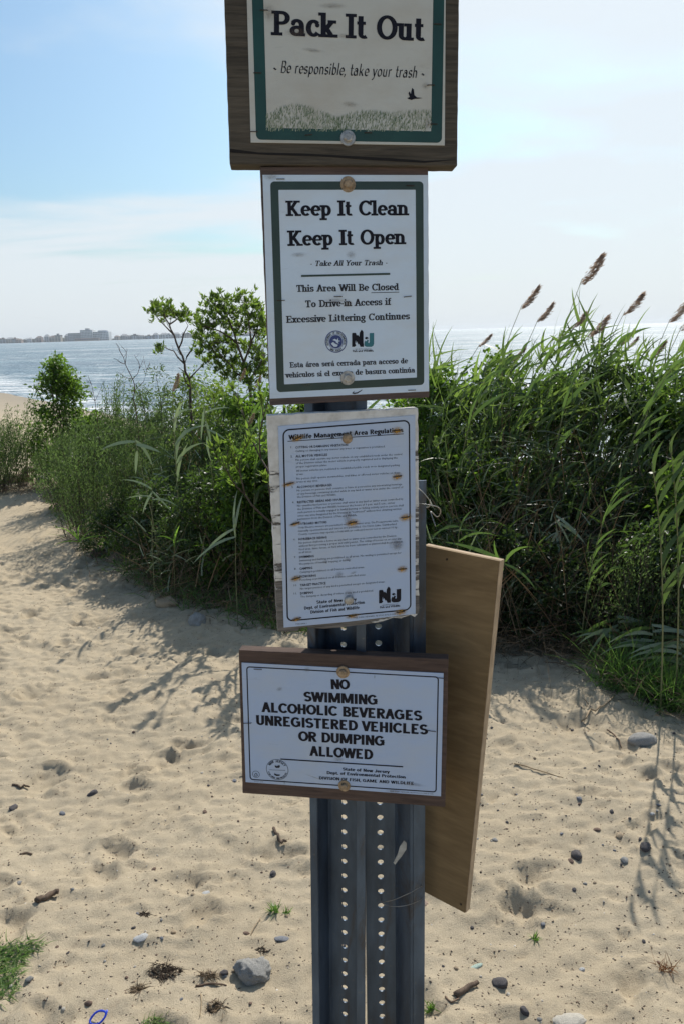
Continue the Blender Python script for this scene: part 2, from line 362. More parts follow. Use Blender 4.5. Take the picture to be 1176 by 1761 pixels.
c = mixc(t, ramp(t, f4, [(.63, (0, 0, 0)), (.72, (.55, .55, .55))]), c, (.33, .26, .18))
geo = t.nodes.new('ShaderNodeNewGeometry'); sp = t.nodes.new('ShaderNodeSeparateXYZ'); t.links.new(geo.outputs['Position'], sp.inputs[0])
wet = t.nodes.new('ShaderNodeMapRange'); wet.inputs['From Min'].default_value = -.45; wet.inputs['From Max'].default_value = -1.0; t.links.new(sp.outputs[2], wet.inputs['Value'])
c = mixc(t, mth(t, 'MULTIPLY', wet.outputs[0], .75), c, (.27, .235, .19))
t.links.new(c, b.inputs['Base Color']); b.inputs['Roughness'].default_value = .95; b.inputs['Specular IOR Level'].default_value = .1
hb = mth(t, 'ADD', mth(t, 'MULTIPLY', f2, .6), mth(t, 'MULTIPLY', f3, .4)); bump(t, b, hb, 1.0, .009)
beach = link('sand', npmesh('sand', np.stack([XX, YY, Z], -1).reshape(-1, 3), FQ), m_sand, smooth=True); tag(beach, kind='structure')

# ================= sea =================
m_sea, t, b = mat_new('bay water')
b.inputs['IOR'].default_value = 1.6; b.inputs['Specular IOR Level'].default_value = .85
w1 = noise(t, .42, 5, .6, stretch=(.45, 1.0, 1)); w2 = noise(t, 2.2, 4, .6, stretch=(.6, 1.0, 1)); w3 = noise(t, .06, 3, .5, stretch=(.25, 1, 1))
hh = mth(t, 'ADD', mth(t, 'MULTIPLY', w1, 1.0), mth(t, 'MULTIPLY', w2, .28))
bump(t, b, hh, 1.0, 2.2)
geo = t.nodes.new('ShaderNodeNewGeometry'); sp = t.nodes.new('ShaderNodeSeparateXYZ'); t.links.new(geo.outputs['Position'], sp.inputs[0])
shr = mth(t, 'MULTIPLY', mth(t, 'MINIMUM', sp.outputs[0], 0.), 1.8)
yy = mth(t, 'ADD', mth(t, 'ADD', sp.outputs[1], shr), mth(t, 'MULTIPLY', noise(t, .12, 4), 6))
fo = t.nodes.new('ShaderNodeMapRange'); fo.inputs['From Min'].default_value = 23.; fo.inputs['From Max'].default_value = 19.; t.links.new(yy, fo.inputs['Value'])
fn = ramp(t, noise(t, .8, 7, .7, stretch=(.22, 1, 1)), [(.42, (0, 0, 0)), (.56, (1, 1, 1))])
foam_glint = mth(t, 'MULTIPLY', fo.outputs[0], fn)
base = mixc(t, ramp(t, w3, [(.35, (0, 0, 0)), (.65, (1, 1, 1))]), (.05, .13, .19), (.09, .19, .25))
caps_glint = ramp(t, mth(t, 'ADD', mth(t, 'MULTIPLY', noise(t, .45, 9, .78, stretch=(.55, 1, 1), dist=.6), .75), mth(t, 'MULTIPLY', noise(t, .03, 3, .5, stretch=(.3, 1, 1)), .25)), [(.515, (0, 0, 0)), (.60, (1, 1, 1))])  # whitecap flecks, also sun sparkle painted white into the water colour
foam_glint = mth(t, 'MAXIMUM', foam_glint, mth(t, 'MULTIPLY', caps_glint, .6))
t.links.new(mixc(t, foam_glint, base, (.8, .82, .82)), b.inputs['Base Color'])
t.links.new(mth(t, 'ADD', mth(t, 'ADD', .36, mth(t, 'MULTIPLY', noise(t, .5, 6, .7, stretch=(.3, 1, 1)), .3)), mth(t, 'MULTIPLY', foam_glint, .3)), b.inputs['Roughness'])
sea = mesh('sea', [(-20000, 11, SEAZ), (20000, 11, SEAZ), (20000, 26000, SEAZ), (-20000, 26000, SEAZ)], [(0, 1, 2, 3)], m_sea)
tag(sea, kind='structure')

# ================= far shore across the bay =================
FY = 1850.0
def fx(px): return (px-CX)/FPX*FY*.985
m_tree = simple('far trees', (.045, .065, .045), .9, .4, .03)
m_fw = [simple('far wall '+n, c, .8, .15, .05) for n, c in (('white', (.55, .56, .56)), ('grey', (.33, .35, .37)), ('tan', (.42, .36, .30)), ('blue', (.26, .32, .40)), ('rose', (.42, .30, .26)))]
m_roof = [simple('far roof '+n, c, .85, .15, .05) for n, c in (('slate', (.10, .11, .13)), ('brown', (.16, .12, .10)), ('pale', (.32, .33, .34)))]
m_glass = simple('far window glass', (.05, .07, .09), .2, .2, .1)
V = []; F = []; n = 90
for i in range(n):
    x = fx(-260)+(fx(470)-fx(-260))*i/(n-1); h = 5+3.5*math.sin(i*.9)+3*R_.random()
    if i > n-8: h *= (n-1-i)/8
    V += [(x, FY+60, SEAZ-2), (x, FY+62, SEAZ+h*.7), (x, FY+90, SEAZ+h), (x, FY+240, SEAZ-2)]
for i in range(n-1): F += [(i*4+k, (i+1)*4+k, (i+1)*4+k+1, i*4+k+1) for k in range(3)]
tag(mesh('far_shore_land', V, F, m_tree, smooth=True), kind='structure')
def far_block(root, x0, x1, z0, z1, y0, dep, wall, rows, cols, name='wall'):
    mb = MB(); mb.box(x0, x1, y0, y0+dep, z0, z1); mb.build(name, wall, root)
    if rows*cols:
        w = MB(); dx = (x1-x0)/cols; dz = (z1-z0)/rows
        for i in range(cols):
            for j in range(rows): w.box(x0+dx*(i+.22), x0+dx*(i+.78), y0-.35, y0+.3, z0+dz*(j+.3), z0+dz*(j+.78))
        o = w.build('window', m_glass, root); o['kind'] = 'stuff'
def far_house(px, wpx, hpx, k):
    x = fx(px); w = wpx/FPX*FY; h = hpx/FPX*FY
    r = empty('far_house', (x, FY+R_.uniform(-10, 25), SEAZ))
    far_block(r, -w/2, w/2, 0, h*.7, 0, 14, m_fw[k % 5], max(1, int(h/4)), max(2, int(w/5)))
    mb = MB(); kind = R_.random()
    if kind < .6: mb.add([(-w/2-.6, -.6, h*.7), (w/2+.6, -.6, h*.7), (w/2+.6, 14.6, h*.7), (-w/2-.6, 14.6, h*.7), (-w*.28, 7, h), (w*.28, 7, h)], [(0,1,5,4), (1,2,5), (2,3,4,5), (3,0,4), (0,3,2,1)])
    else: mb.box(-w/2-.4, w/2+.4, -.4, 14.4, h*.7, h*.82); mb.box(-w*.2, w*.15, 3, 8, h*.82, h)
    mb.build('roof', m_roof[k % 3], r)
    return r
px = -40; k = 0
while px < 462:
    wpx = R_.uniform(6, 14); hpx = R_.uniform(6.5, 11)
    if px+wpx < 131 or px > 206:
        if 70 < px < 131: hpx += 2.5
        if px > 330: hpx *= .85
        kk = R_.randrange(30); o = far_house(px+wpx/2, wpx*.92, hpx, kk)
        cw = ('white', 'grey', 'tan', 'blue', 'rose')[kk % 5]; cf = ('slate', 'brown', 'pale')[kk % 3]
        sd = 'left of the hotel' if px < 150 else 'right of the hotel'
        house_label = ('low %s house with %s roof on the far shore %s' % (cw, cf, sd), 'house', '%s houses with %s roofs on the far shore %s' % (cw, cf, sd))
        tag(o, *house_label)
    px += wpx*1.02
h = empty('shore_hotel', (fx(168), FY-15, SEAZ)); u = FY/FPX
tag(h, 'large pale stepped hotel block rising above the far shore houses', 'hotel')
far_block(h, -34*u, -12*u, 0, 13.5*u, 6, 24, m_fw[1], 5, 9, 'wing')
far_block(h, -12*u, 8*u, 0, 18*u, 0, 28, m_fw[0], 7, 8, 'tower')
far_block(h, 8*u, 34*u, 0, 14.5*u, 5, 24, m_fw[0], 5, 10, 'wing')
far_block(h, -4*u, 2*u, 18*u, 20.5*u, 4, 10, m_fw[1], 0, 0, 'roof_house')
far_block(h, 16*u, 30*u, 14.5*u, 16.5*u, 8, 12, m_fw[3], 0, 0, 'roof_house')
far_block(h, -20*u, 20*u, 0, 4.5*u, -9, 8, m_fw[4], 1, 14, 'podium')

# ================= sea air: a thin even haze round the whole place =================
m_haze = bpy.data.materials.new('sea air'); m_haze.use_nodes = True; t = m_haze.node_tree; t.nodes.clear()
pv = t.nodes.new('ShaderNodeVolumePrincipled'); pv.inputs['Color'].default_value = (.90, .95, 1, 1); pv.inputs['Density'].default_value = .00015; pv.inputs['Anisotropy'].default_value = .3
om = t.nodes.new('ShaderNodeOutputMaterial'); t.links.new(pv.outputs[0], om.inputs['Volume'])
mb = MB(); mb.box(-29000, 29000, -300, 34000, -10, 45); tag(mb.build('haze', m_haze), kind='stuff')

# ================= the two steel posts =================
m_post, t, b = mat_new('weathered blue grey steel')
f = noise(t, 14, 7, .6, stretch=(1, 1, .25)); g = noise(t, 90, 4, .7)
c = ramp(t, f, [(.3, (.04, .045, .055)), (.46, (.065, .09, .13)), (.58, (.10, .14, .20)), (.72, (.17, .205, .25))])
st = noise(t, 5, 8, .75, stretch=(1.5, 1.5, .35), dist=1.)
c = mixc(t, ramp(t, st, [(.52, (0, 0, 0)), (.62, (.85, .85, .85))]), c, (.075, .058, .042))
c = mixc(t, ramp(t, g, [(.62, (0, 0, 0)), (.72, (.5, .5, .5))]), c, (.16, .17, .17))
t.links.new(c, b.inputs['Base Color']); b.inputs['Metallic'].default_value = .6; t.links.new(ramp(t, f, [(.3, (.32,)*3), (.7, (.55,)*3)]), b.inputs['Roughness'])
bump(t, b, g, .25, .001)
m_smear = simple('chalky smear', (.42, .41, .37), .9, .25, 80)
def channel_post(name, s, z0, z1, pitch, zhole, prof):
    """hat-section steel channel with a row of holes; local x across, y away from the viewer, web at y=0, open side towards -y"""
    V = []; F = []; th = .0022*s; ww = .021*s; hr = .0041*s
    def add(vs, fs): b0 = len(V); V.extend(vs); F.extend([tuple(i+b0 for i in f_) for f_ in fs])
    dirs = [(1, 0), (1, 1), (1/3, 1), (-1/3, 1), (-1, 1), (-1, 0), (-1, -1), (-1/3, -1), (1/3, -1), (1, -1)]
    kz = int((zhole-z0)/pitch); z = zhole-kz*pitch; cells = []
    while z+pitch/2 < z1: cells.append(z); z += pitch
    for zc_ in cells:
        o_ = [(dx*ww, zc_+dy*pitch/2) for dx, dy in dirs]; c_ = [(hr*1.12*math.cos(k*math.pi/5), zc_+hr*math.sin(k*math.pi/5)) for k in range(10)]
        vs = [(x, -th/2, z_) for x, z_ in o_]+[(x, -th/2, z_) for x, z_ in c_]+[(x, th/2, z_) for x, z_ in o_]+[(x, th/2, z_) for x, z_ in c_]
        fs = []
        for k in range(10):
            j = (k+1) % 10
            fs += [(k, j, 10+j, 10+k), (20+j, 20+k, 30+k, 30+j), (10+k, 10+j, 30+j, 30+k)]
        add(vs, fs)
    lo, hi = cells[0]-pitch/2, cells[-1]+pitch/2
    for side in prof:
        pts = [(x*s, y*s) for x, y in side]
        for i in range(len(pts)-1):
            (xa, ya), (xb, yb) = pts[i], pts[i+1]; n_ = math.hypot(xb-xa, yb-ya); ox, oy = -(yb-ya)/n_*th/2, (xb-xa)/n_*th/2
            add([(xa-ox, ya-oy, lo), (xb-ox, yb-oy, lo), (xb+ox, yb+oy, lo), (xa+ox, ya+oy, lo), (xa-ox, ya-oy, hi), (xb-ox, yb-oy, hi), (xb+ox, yb+oy, hi), (xa+ox, ya+oy, hi)],
                [(0,1,2,3), (7,6,5,4), (0,4,5,1), (1,5,6,2), (2,6,7,3), (3,7,4,0)])
    return mesh(name, V, F, m_post)
PL = [(-.021, 0), (-.025, -.004), (-.031, -.036), (-.042, -.037)]; PRr = [(.021, 0), (.024, -.004), (.029, -.033), (.0425, -.035)]
post = channel_post('sign_post', 1.0, -.3, 2.25, .0254, .93, [PL, PRr])
post.location = (-.0325, 1.112, 0); post.rotation_euler = Euler((0, math.radians(1.45), 0)).to_matrix().to_4x4().to_euler()
post.rotation_euler = (Matrix.Rotation(math.radians(1.45), 3, 'Y') @ Matrix.Rotation(math.radians(-17), 3, 'Z')).to_euler()
tag(post, 'taller perforated blue grey steel channel post behind all four signs', 'sign post')
p2 = atY(655, 1405, 1.135)
TOP2 = atY(727, 814, 1.12).z
post2 = channel_post('sign_post', 1.1, -.3, TOP2, .0262, p2.z, [[(-.0205, 0), (-.0215, .004), (-.0215, .012)], [(.021, 0), (.025, -.003), (.040, -.028), (.044, -.030), (.060, -.030)]])
lean2 = math.radians(.6)
post2.location = (p2.x-.0015-math.tan(lean2)*p2.z, 1.135, 0); post2.rotation_euler = (0, lean2, 0)
tag(post2, 'shorter perforated steel channel post right of the taller one, tied with wire', 'sign post')
# chalky smear stuck on the shorter post
q = [atY(x, y, 1.108) for x, y in [(676,1484),(683,1470),(687,1456),(694,1446),(699,1450),(698,1461),(690,1473),(684,1480),(679,1487)]]
mb = MB(); mb.add(q+[v+Vector((0, .0015, 0)) for v in q], [tuple(range(9)), tuple(range(9, 18))[::-1]]+[(i, (i+1) % 9, 9+(i+1) % 9, 9+i) for i in range(9)])
o = mb.build('paint_smear', m_smear); o.parent = post2; o.matrix_parent_inverse = (Matrix.Translation(post2.location) @ post2.rotation_euler.to_matrix().to_4x4()).inverted()

# ================= signs =================
m_ink = simple('black ink', (.009, .009, .016), .6, .2, 60, spec=.2)
m_ink2 = simple('faded black ink', (.028, .03, .038), .6, .35, 90, spec=.2)
m_green = simple('dark green print', (.010, .050, .038), .4, .2, 25)
m_green2 = simple('green grey print', (.018, .042, .034), .4, .2, 25)
m_teal = simple('teal print', (.02, .16, .20), .4, .15, 25)
m_navy = simple('navy print', (.02, .04, .16), .4, .15, 25)
m_blade = None
def sheetmat(name, col, stain, amt):
    m, t, b = mat_new(name)
    f = noise(t, 9, 5, .6, stretch=(1, 1, 2.2)); g = noise(t, 45, 6, .7)
    c = mixc(t, ramp(t, f, [(.45, (0, 0, 0)), (.75, (amt, amt, amt))]), col, stain)
    c = mixc(t, ramp(t, g, [(.62, (0, 0, 0)), (.8, (amt*.7,)*3)]), c, stain)
    t.links.new(c, b.inputs['Base Color']); sc_ = noise(t, 70, 5, .6, stretch=(.25, 1, 1.8), dist=1.2)
    c = mixc(t, ramp(t, sc_, [(.66, (0, 0, 0)), (.70, (.35, .35, .35))]), c, tuple(x*.75 for x in col))
    t.links.new(c, b.inputs['Base Color']); t.links.new(ramp(t, g, [(.3, (.3,)*3), (.7, (.6,)*3)]), b.inputs['Roughness']); bump(t, b, f, .3, .003); return m
m_cream = sheetmat('cream plastic sheet', (.53, .525, .47), (.42, .37, .29), .6)
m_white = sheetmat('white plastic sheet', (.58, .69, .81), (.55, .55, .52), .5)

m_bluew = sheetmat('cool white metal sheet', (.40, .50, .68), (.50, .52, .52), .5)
m_dwood = wood('dark weathered board', (.034, .030, .024), (.120, .100, .075), (2.2, 30, 34), 7)
m_pwood = wood('brown stained board', (.060, .046, .042), (.145, .105, .092), (2.5, 40, 40), 8)
m_rwood = wood('reddish brown board', (.055, .038, .032), (.135, .090, .070), (2.2, 30, 26), 7)
m_steel = simple('zinc bolt', (.38, .37, .35), .45, .35, 200, .6)
m_rbolt = simple('rusty tan bolt', (.34, .25, .16), .6, .4, 250, .35)
m_staple = simple('dark staple', (.045, .03, .022), .6, .3, 300, .3)
m_crack = simple('dark crack', (.012, .010, .009), .95, .2, 40)
# peeling white paint on grey wood
m_peel, t, b = mat_new('peeling white paint on grey wood')
gr = noise(t, 8, 8, .65, stretch=(3, 40, 40), dist=.5); wd = ramp(t, gr, [(.35, (.07, .062, .055)), (.65, (.20, .18, .16))])
pf = noise(t, 16, 8, .7, stretch=(.45, 1, 3.2), dist=.3)
tcn = t.nodes.new('ShaderNodeTexCoord'); spn = t.nodes.new('ShaderNodeSeparateXYZ'); t.links.new(tcn.outputs['Object'], spn.inputs[0])
pk = mth(t, 'ADD', pf, mth(t, 'MULTIPLY', spn.outputs[2], .75)); pm = ramp(t, pk, [(.455, (0, 0, 0)), (.47, (1, 1, 1))])
pk2 = ramp(t, noise(t, 60, 4, .6), [(.3, (.48, .46, .42)), (.6, (.66, .65, .62))])
t.links.new(mixc(t, pm, wd, pk2), b.inputs['Base Color']); b.inputs['Roughness'].default_value = .8; bump(t, b, mth(t, 'ADD', pm, mth(t, 'MULTIPLY', gr, .3)), .8, .0012)
# rust halo: fades out from the middle of a small decal
def halo_mat(name, col, strength):
    m, t, b = mat_new(name); tc_ = t.nodes.new('ShaderNodeTexCoord')
    ln = t.nodes.new('ShaderNodeVectorMath'); ln.operation = 'LENGTH'; t.links.new(tc_.outputs['Object'], ln.inputs[0])
    a = t.nodes.new('ShaderNodeMapRange'); a.interpolation_type = 'SMOOTHSTEP'; a.inputs['From Min'].default_value = 1; a.inputs['From Max'].default_value = .1; a.inputs['To Max'].default_value = strength
    t.links.new(ln.outputs['Value'], a.inputs['Value'])
    nn = t.nodes.new('ShaderNodeTexNoise'); nn.inputs['Scale'].default_value = 4; nn.inputs['Detail'].default_value = 5; t.links.new(tc_.outputs['Object'], nn.inputs['Vector'])
    t.links.new(mth(t, 'MULTIPLY', a.outputs[0], ramp(t, nn.outputs['Fac'], [(.3, (.25,)*3), (.6, (1, 1, 1))])), b.inputs['Alpha'])
    b.inputs['Base Color'].default_value = (*col, 1); b.inputs['Roughness'].default_value = .8; return m
m_rust = halo_mat('rust stain', (.50, .27, .04), .9); m_dirt = halo_mat('grime smudge', (.16, .12, .085), .33)
disc = bpy.data.meshes.new('stain'); disc.from_pydata([(math.cos(k*math.pi/8), 0, math.sin(k*math.pi/8)) for k in range(16)], [], [tuple(range(16))])

class Sign:
    """sheet plane through (X,Y,Z) turned by yaw/tilt/roll; local x right, z up, -y towards the viewer"""
    def __init__(s, name, label, X, Y, Z, yaw, tilt, roll):
        s.M = Matrix.Translation((X, Y, Z)) @ (Matrix.Rotation(math.radians(yaw), 3, 'Z') @ Matrix.Rotation(math.radians(tilt), 3, 'X') @ Matrix.Rotation(math.radians(roll), 3, 'Y')).to_4x4()
        s.Mi = s.M.inverted(); s.root = empty(name); s.root.matrix_world = s.M; tag(s.root, label, 'sign')
        s.lift = 0
    def loc(s, px, py):
        o = s.Mi @ Vector((0, 0, EYE)); d = s.Mi.to_3x3() @ ray(px, py); k = -o.y/d.y; p = o+d*k; return (p.x, p.z)
    def plate(s, name, pts, y0, y1, mat, parent=None, bev=.0):
        n = len(pts); V = [(x, y0, z) for x, z in pts]+[(x, y1, z) for x, z in pts]
        F = [tuple(range(n))[::-1], tuple(range(n, 2*n))]+[(i, (i+1) % n, n+(i+1) % n, n+i) for i in range(n)]
        o = mesh(name, V, F, mat, parent or s.root)
        if bev:
            md = o.modifiers.new('b', 'BEVEL'); md.width = bev; md.segments = 2; md.limit_method = 'ANGLE'
        return o
    def px_plate(s, name, pix, y0, y1, mat, parent=None, rough=.0, bev=0.):
        P = [Vector(s.loc(*p)) for p in pix]; out = []
        for i in range(len(P)):                                  # worn, slightly wavy edges
            a, b_ = P[i], P[(i+1) % len(P)]; k = max(1, int((b_-a).length/.008)) if rough else 1; nrm = Vector((-(b_-a).y, (b_-a).x)).normalized()
            for j in range(k): out.append(a.lerp(b_, j/k)+(nrm*R_.uniform(-rough, rough) if j else Vector((0, 0))))
        return s.plate(name, [(p.x, p.y) for p in out], y0, y1, mat, parent, bev)
    def ring(s, corners, w, r, mat, parent, name='border', inner_r=None, lift=.00015):
        """rounded frame through four local corners TL TR BR BL, line width w inward"""
        TL, TR, BR, BL = [Vector(c_) for c_ in corners]; ctr = (TL+TR+BR+BL)/4; V = []
        def rr(off, rad):
            pts = []; cs = [TR, TL, BL, BR]
            ex = (TR-TL).normalized(); ez = (TL-BL).normalized()
            for q_, c_ in enumerate(cs):
                sx = (1, -1, -1, 1)[q_]; sz = (1, 1, -1, -1)[q_]; cc = c_-ex*sx*(off+rad)-ez*sz*(off+rad)
                for k in range(7):
                    th = math.radians(q_*90+k*15); pts.append(cc+ex*rad*math.cos(th)+ez*rad*math.sin(th))
            return pts
        o_ = rr(0, r); i_ = rr(w, max(.0002, r-w) if inner_r is None else inner_r); n = len(o_)
        V = [(p.x, -lift, p.y) for p in o_]+[(p.x, -lift, p.y) for p in i_]
        return mesh(name, V, [(k, (k+1) % n, n+(k+1) % n, n+k) for k in range(n)], mat, parent)
    def text(s, txt, pa, pb, cap, mat, parent, name='lettering', lift=.0003, yscale=1., **kw):
        """own stroke letters; pa/pb: baseline ends in photo pixels, cap: capital height in pixels"""
        a = Vector(s.loc(*pa)); b_ = Vector(s.loc(*pb)); top = Vector(s.loc(pa[0], pa[1]-cap)); H_ = (top-a).length*yscale
        pl, w = stroke_text(txt, **kw); xs = [p[0] for q_ in pl for p in q_]; x0, x1 = min(xs), max(xs); ex = (b_-a); sc_ = ex.length/(x1-x0); ex.normalize(); ez = Vector((-ex.y, ex.x))
        V = []; F = []
        for i, q_ in enumerate(pl):
            b0 = len(V)
            for x, y in q_: p = a+ex*(x-x0)*sc_+ez*y*H_; V.append((p.x, -lift-(i % 7)*1.2e-5, p.y))
            F.append(tuple(range(b0, b0+len(q_))))
        return mesh(name, V, F, mat, parent)
    def sans(s, txt, pa, x1px, size_px, mat, parent, name='text_line', offset=0., lift=.00025):
        """built-in font for small print; squeezed to end at x1px"""
        cu = bpy.data.curves.new('t', 'FONT'); cu.body = txt; cu.size = 1; cu.resolution_u = 1; cu.offset = offset
        ob = bpy.data.objects.new('t', cu); COL.objects.link(ob); bpy.context.view_layer.update()
        me = bpy.data.meshes.new_from_object(ob.evaluated_get(bpy.context.evaluated_depsgraph_get())); bpy.data.objects.remove(ob)
        co = np.zeros(len(me.vertices)*3); me.vertices.foreach_get('co', co); co = co.reshape(-1, 3)
        a = s.loc(*pa); b_ = s.loc(x1px, pa[1]); top = s.loc(pa[0], pa[1]-size_px); W_ = co[:, 0].max()-co[:, 0].min()
        sx = (b_[0]-a[0])/W_; sz = math.hypot(top[0]-a[0], top[1]-a[1])/.70
        out = np.stack([a[0]+(co[:, 0]-co[:, 0].min())*sx, np.full(len(co), -lift), a[1]+co[:, 1]*sz], -1)
        me.vertices.foreach_set('co', out.ravel()); me.update(); me.materials.clear(); me.materials.append(mat)
        return link(name, me, None, parent)
    def bolt(s, px, py, r, mat, dome=False):
        x, z = s.loc(px, py); mb = MB(); n = 16
        def cyl(rr, y0, y1, k, r2=None, rot=0.):
            r2 = rr if r2 is None else r2
            A = [(x+rr*math.cos(2*math.pi*i/k+rot), y0, z+rr*math.sin(2*math.pi*i/k+rot)) for i in range(k)]; B = [(x+r2*math.cos(2*math.pi*i/k+rot), y1, z+r2*math.sin(2*math.pi*i/k+rot)) for i in range(k)]
            mb.add(A+B, [tuple(range(k)), tuple(range(k, 2*k))[::-1]]+[(i, k+i, k+(i+1) % k, (i+1) % k) for i in range(k)])
        if dome:
            cyl(r, 0, -.0016, 20, r*.93); cyl(r*.93, -.0016, -.0032, 20, r*.7); cyl(r*.7, -.0032, -.004, 20, r*.25)
        else:
            cyl(r, 0, -.0016, 20, r*.95); cyl(r*.60, -.0016, -.0058, 6, r*.60, .3); cyl(r*.60, -.0058, -.0066, 6, r*.45, .3)
        return mb.build('bolt', mat, s.root)
    def staple(s, px, py, L, ang=0., stain=None, sr=1.9):
        x, z = s.loc(px, py); c_, s_ = math.cos(ang), math.sin(ang); mb = MB()
        mb.tube([(x-L/2*c_, .0002, z-L/2*s_), (x-L/2*c_, -.0012, z-L/2*s_), (x+L/2*c_, -.0012, z+L/2*s_), (x+L/2*c_, .0002, z+L/2*s_)], .0005 if not stain else .0007, 5)
        mb.build('staple', m_staple, s.root)
        if stain:
            o = link('rust_stain', disc if not disc.users or True else disc, None, s.root); o.location = (x, -.00055, z-.0006); kx = R_.uniform(.75, 1.25); o.scale = (L*sr*.48*kx, 1, L*sr*.26*R_.uniform(.7, 1.3)); o.rotation_euler = (0, -ang, 0)
            if not disc.materials: disc.materials.append(stain)
    def smudge(s, px, py, rx, rz, ang=0.):
        x, z = s.loc(px, py); o = link('smudge', smd, None, s.root); o.location = (x, -.00065, z); o.scale = (rx, 1, rz); o.rotation_euler = (0, ang, 0)
smd = disc.copy(); smd.materials.clear(); smd.materials.append(m_dirt)

def emblem_NJ(S, parent, x0, y0, x1, y1, mn, mj, sl=0.):
    """the letters N and J with animal and tree outlines cut into them; pixel box, sl = rise per px to the right"""
    g = empty  # noqa
    def P(pts): return [(x0+(x1-x0)*u, y1-(y1-y0)*v-sl*(x1-x0)*u) for u, v in pts]
    n_ = P([(0,0),(0,.82),(.03,.86),(.17,.86),(.22,.70),(.27,.74),(.33,.62),(.35,.88),(.39,.97),(.43,1.05),(.48,1.0),(.52,.9),(.52,.28),(.54,.12),(.53,0),(.38,0),(.36,.08),(.31,.20),(.28,.14),(.23,.34),(.20,.22),(.17,.42),(.15,.18),(.19,.1),(.12,0)])
    j_ = P([(.80,.84),(1,.86),(1,.2),(.97,.07),(.88,0),(.66,0),(.57,.07),(.56,.25),(.60,.38),(.66,.34),(.70,.46),(.76,.40),(.73,.28),(.77,.22),(.80,.30)])
    for nm, q_, m_ in (('emblem_letter', n_, mn), ('emblem_letter', j_, mj)):
        pts = [S.loc(*p) for p in q_]; mesh(nm, [(x, -.00025, z) for x, z in pts], [tuple(range(len(pts)))], m_, parent)
    bird = P([(.58,.55),(.66,.62),(.72,.58),(.76,.52),(.70,.50),(.64,.46),(.60,.50)])
    pts = [S.loc(*p) for p in bird]; mesh('emblem_bird', [(x, -.0004, z) for x, z in pts], [tuple(range(len(pts)))], mn, parent)
def arc_ring(S, parent, px, py, r0, r1, mat, lift=.00025, name='emblem_ring'):
    x, z = S.loc(px, py); x2, _ = S.loc(px+1, py); u = abs(x2-x); n = 36; V = []
    for rr in (r1, r0): V += [(x+rr*u*math.cos(2*math.pi*k/n), -lift, z+rr*u*math.sin(2*math.pi*k/n)) for k in range(n)]
    F = [(k, (k+1) % n, n+(k+1) % n, n+k) for k in range(n)] if r0 > 0 else [tuple(range(n))]
    if r0 <= 0: V = V[:n]
    return mesh(name, V, F, mat, parent)
def arc_text(S, parent, txt, px, py, r, cap, a0, a1, mat, flip=False):
    x, z = S.loc(px, py); x2, _ = S.loc(px+1, py); u = abs(x2-x); V = []; F = []
    for i, ch in enumerate(txt):
        th = math.radians(a0+(a1-a0)*i/(len(txt)-1)); pl, w = stroke_text(ch, T=.22, t=.16, serif=False)
        up = Vector((math.cos(th), math.sin(th)))*(-1 if flip else 1); rt = Vector((up.y, -up.x)); c0 = Vector((x, z))+Vector((math.cos(th), math.sin(th)))*r*u
        for q_ in pl:
            b0 = len(V)
            for a, b_ in q_: p = c0+rt*(a-w/2)*cap*u+up*(b_-.5)*cap*u; V.append((p.x, -.00035, p.y))
            F.append(tuple(range(b0, b0+len(q_))))
    return mesh('emblem_lettering', V, F, mat, parent)
def flat(S, parent, pix, mat, name, lift=.0004):
    pts = [S.loc(*p) for p in pix]; return mesh(name, [(x, -lift, z) for x, z in pts], [tuple(range(len(pts)))], mat, parent)

# ---- sign A: Pack It Out ----
def Zp(x, y, ox, oy, k): return (ox+x*k, oy+y*k)
kA = 440/1176; A_ = lambda x, y: (370+x*kA, y*kA)
S = Sign('notice_sign', 'cream sign reading Pack It Out on a dark weathered board, topmost on the post', .0219, 1.050, 1.9016, 4.0, -2.5, 1.3)
bd = S.px_plate('board', [(382, -160), (791, -160), (789, 0), (786, 285), (395.5, 282.5), (386, 0)], .0012, .030, m_dwood, rough=.0002, bev=.0012)
sh = S.px_plate('face_sheet', [(421, -120), (768, -120), (765.5, 0), (764, 250), (431.7, 245), (425, 0)], 0, .0012, m_cream)
S.ring([S.loc(430.5, -110), S.loc(765, -110), S.loc(759, 245.5), S.loc(441, 240.5)], .0132, .006, m_green, sh, inner_r=.0008)
kw = dict(T=.222, t=.135, X=.70)
S.text('Pack It Out', A_(257, 162), A_(962, 190), 42.5, m_ink, sh, **kw)
S.text('~ Be responsible, take your trash ~', A_(268, 334), A_(960, 360), 21, m_ink, sh, T=.145, t=.06, X=.62, serif=False, slant=.22, nib=.7, track=-.02)
bird = [(880,452),(892,446),(886,430),(890,420),(897,432),(903,404),(911,412),(914,438),(925,448),(952,451),(930,454),(915,455),(900,460),(888,456)]
flat(S, sh, [A_(*p) for p in bird], m_ink, 'heron_print')
V = []; F = []; rr = random.Random(3)
def dune(u): return 505-26*math.exp(-((u-370)/90)**2)+32*math.exp(-((u-560)/60)**2)+22*math.exp(-((u-240)/30)**2)+0*u+10*math.exp(-((u-800)/60)**2)
for i in range(1500):
    u = rr.uniform(234, 992); v0 = rr.uniform(dune(u)+6, 606); L_ = rr.uniform(12, 24); dx = rr.uniform(-3, 9); w = rr.uniform(1.1, 2.2)
    p = [S.loc(*A_(*q_)) for q_ in ((u-w, v0), (u+w, v0), (u+dx, max(v0-L_, dune(u)-6)))]
    F.append((len(V), len(V)+1, len(V)+2)); V += [(a, -.0002-(i % 9)*1e-5, b_) for a, b_ in p]
m_blade, t, b = mat_new('printed dune grass'); geo = t.nodes.new('ShaderNodeNewGeometry')
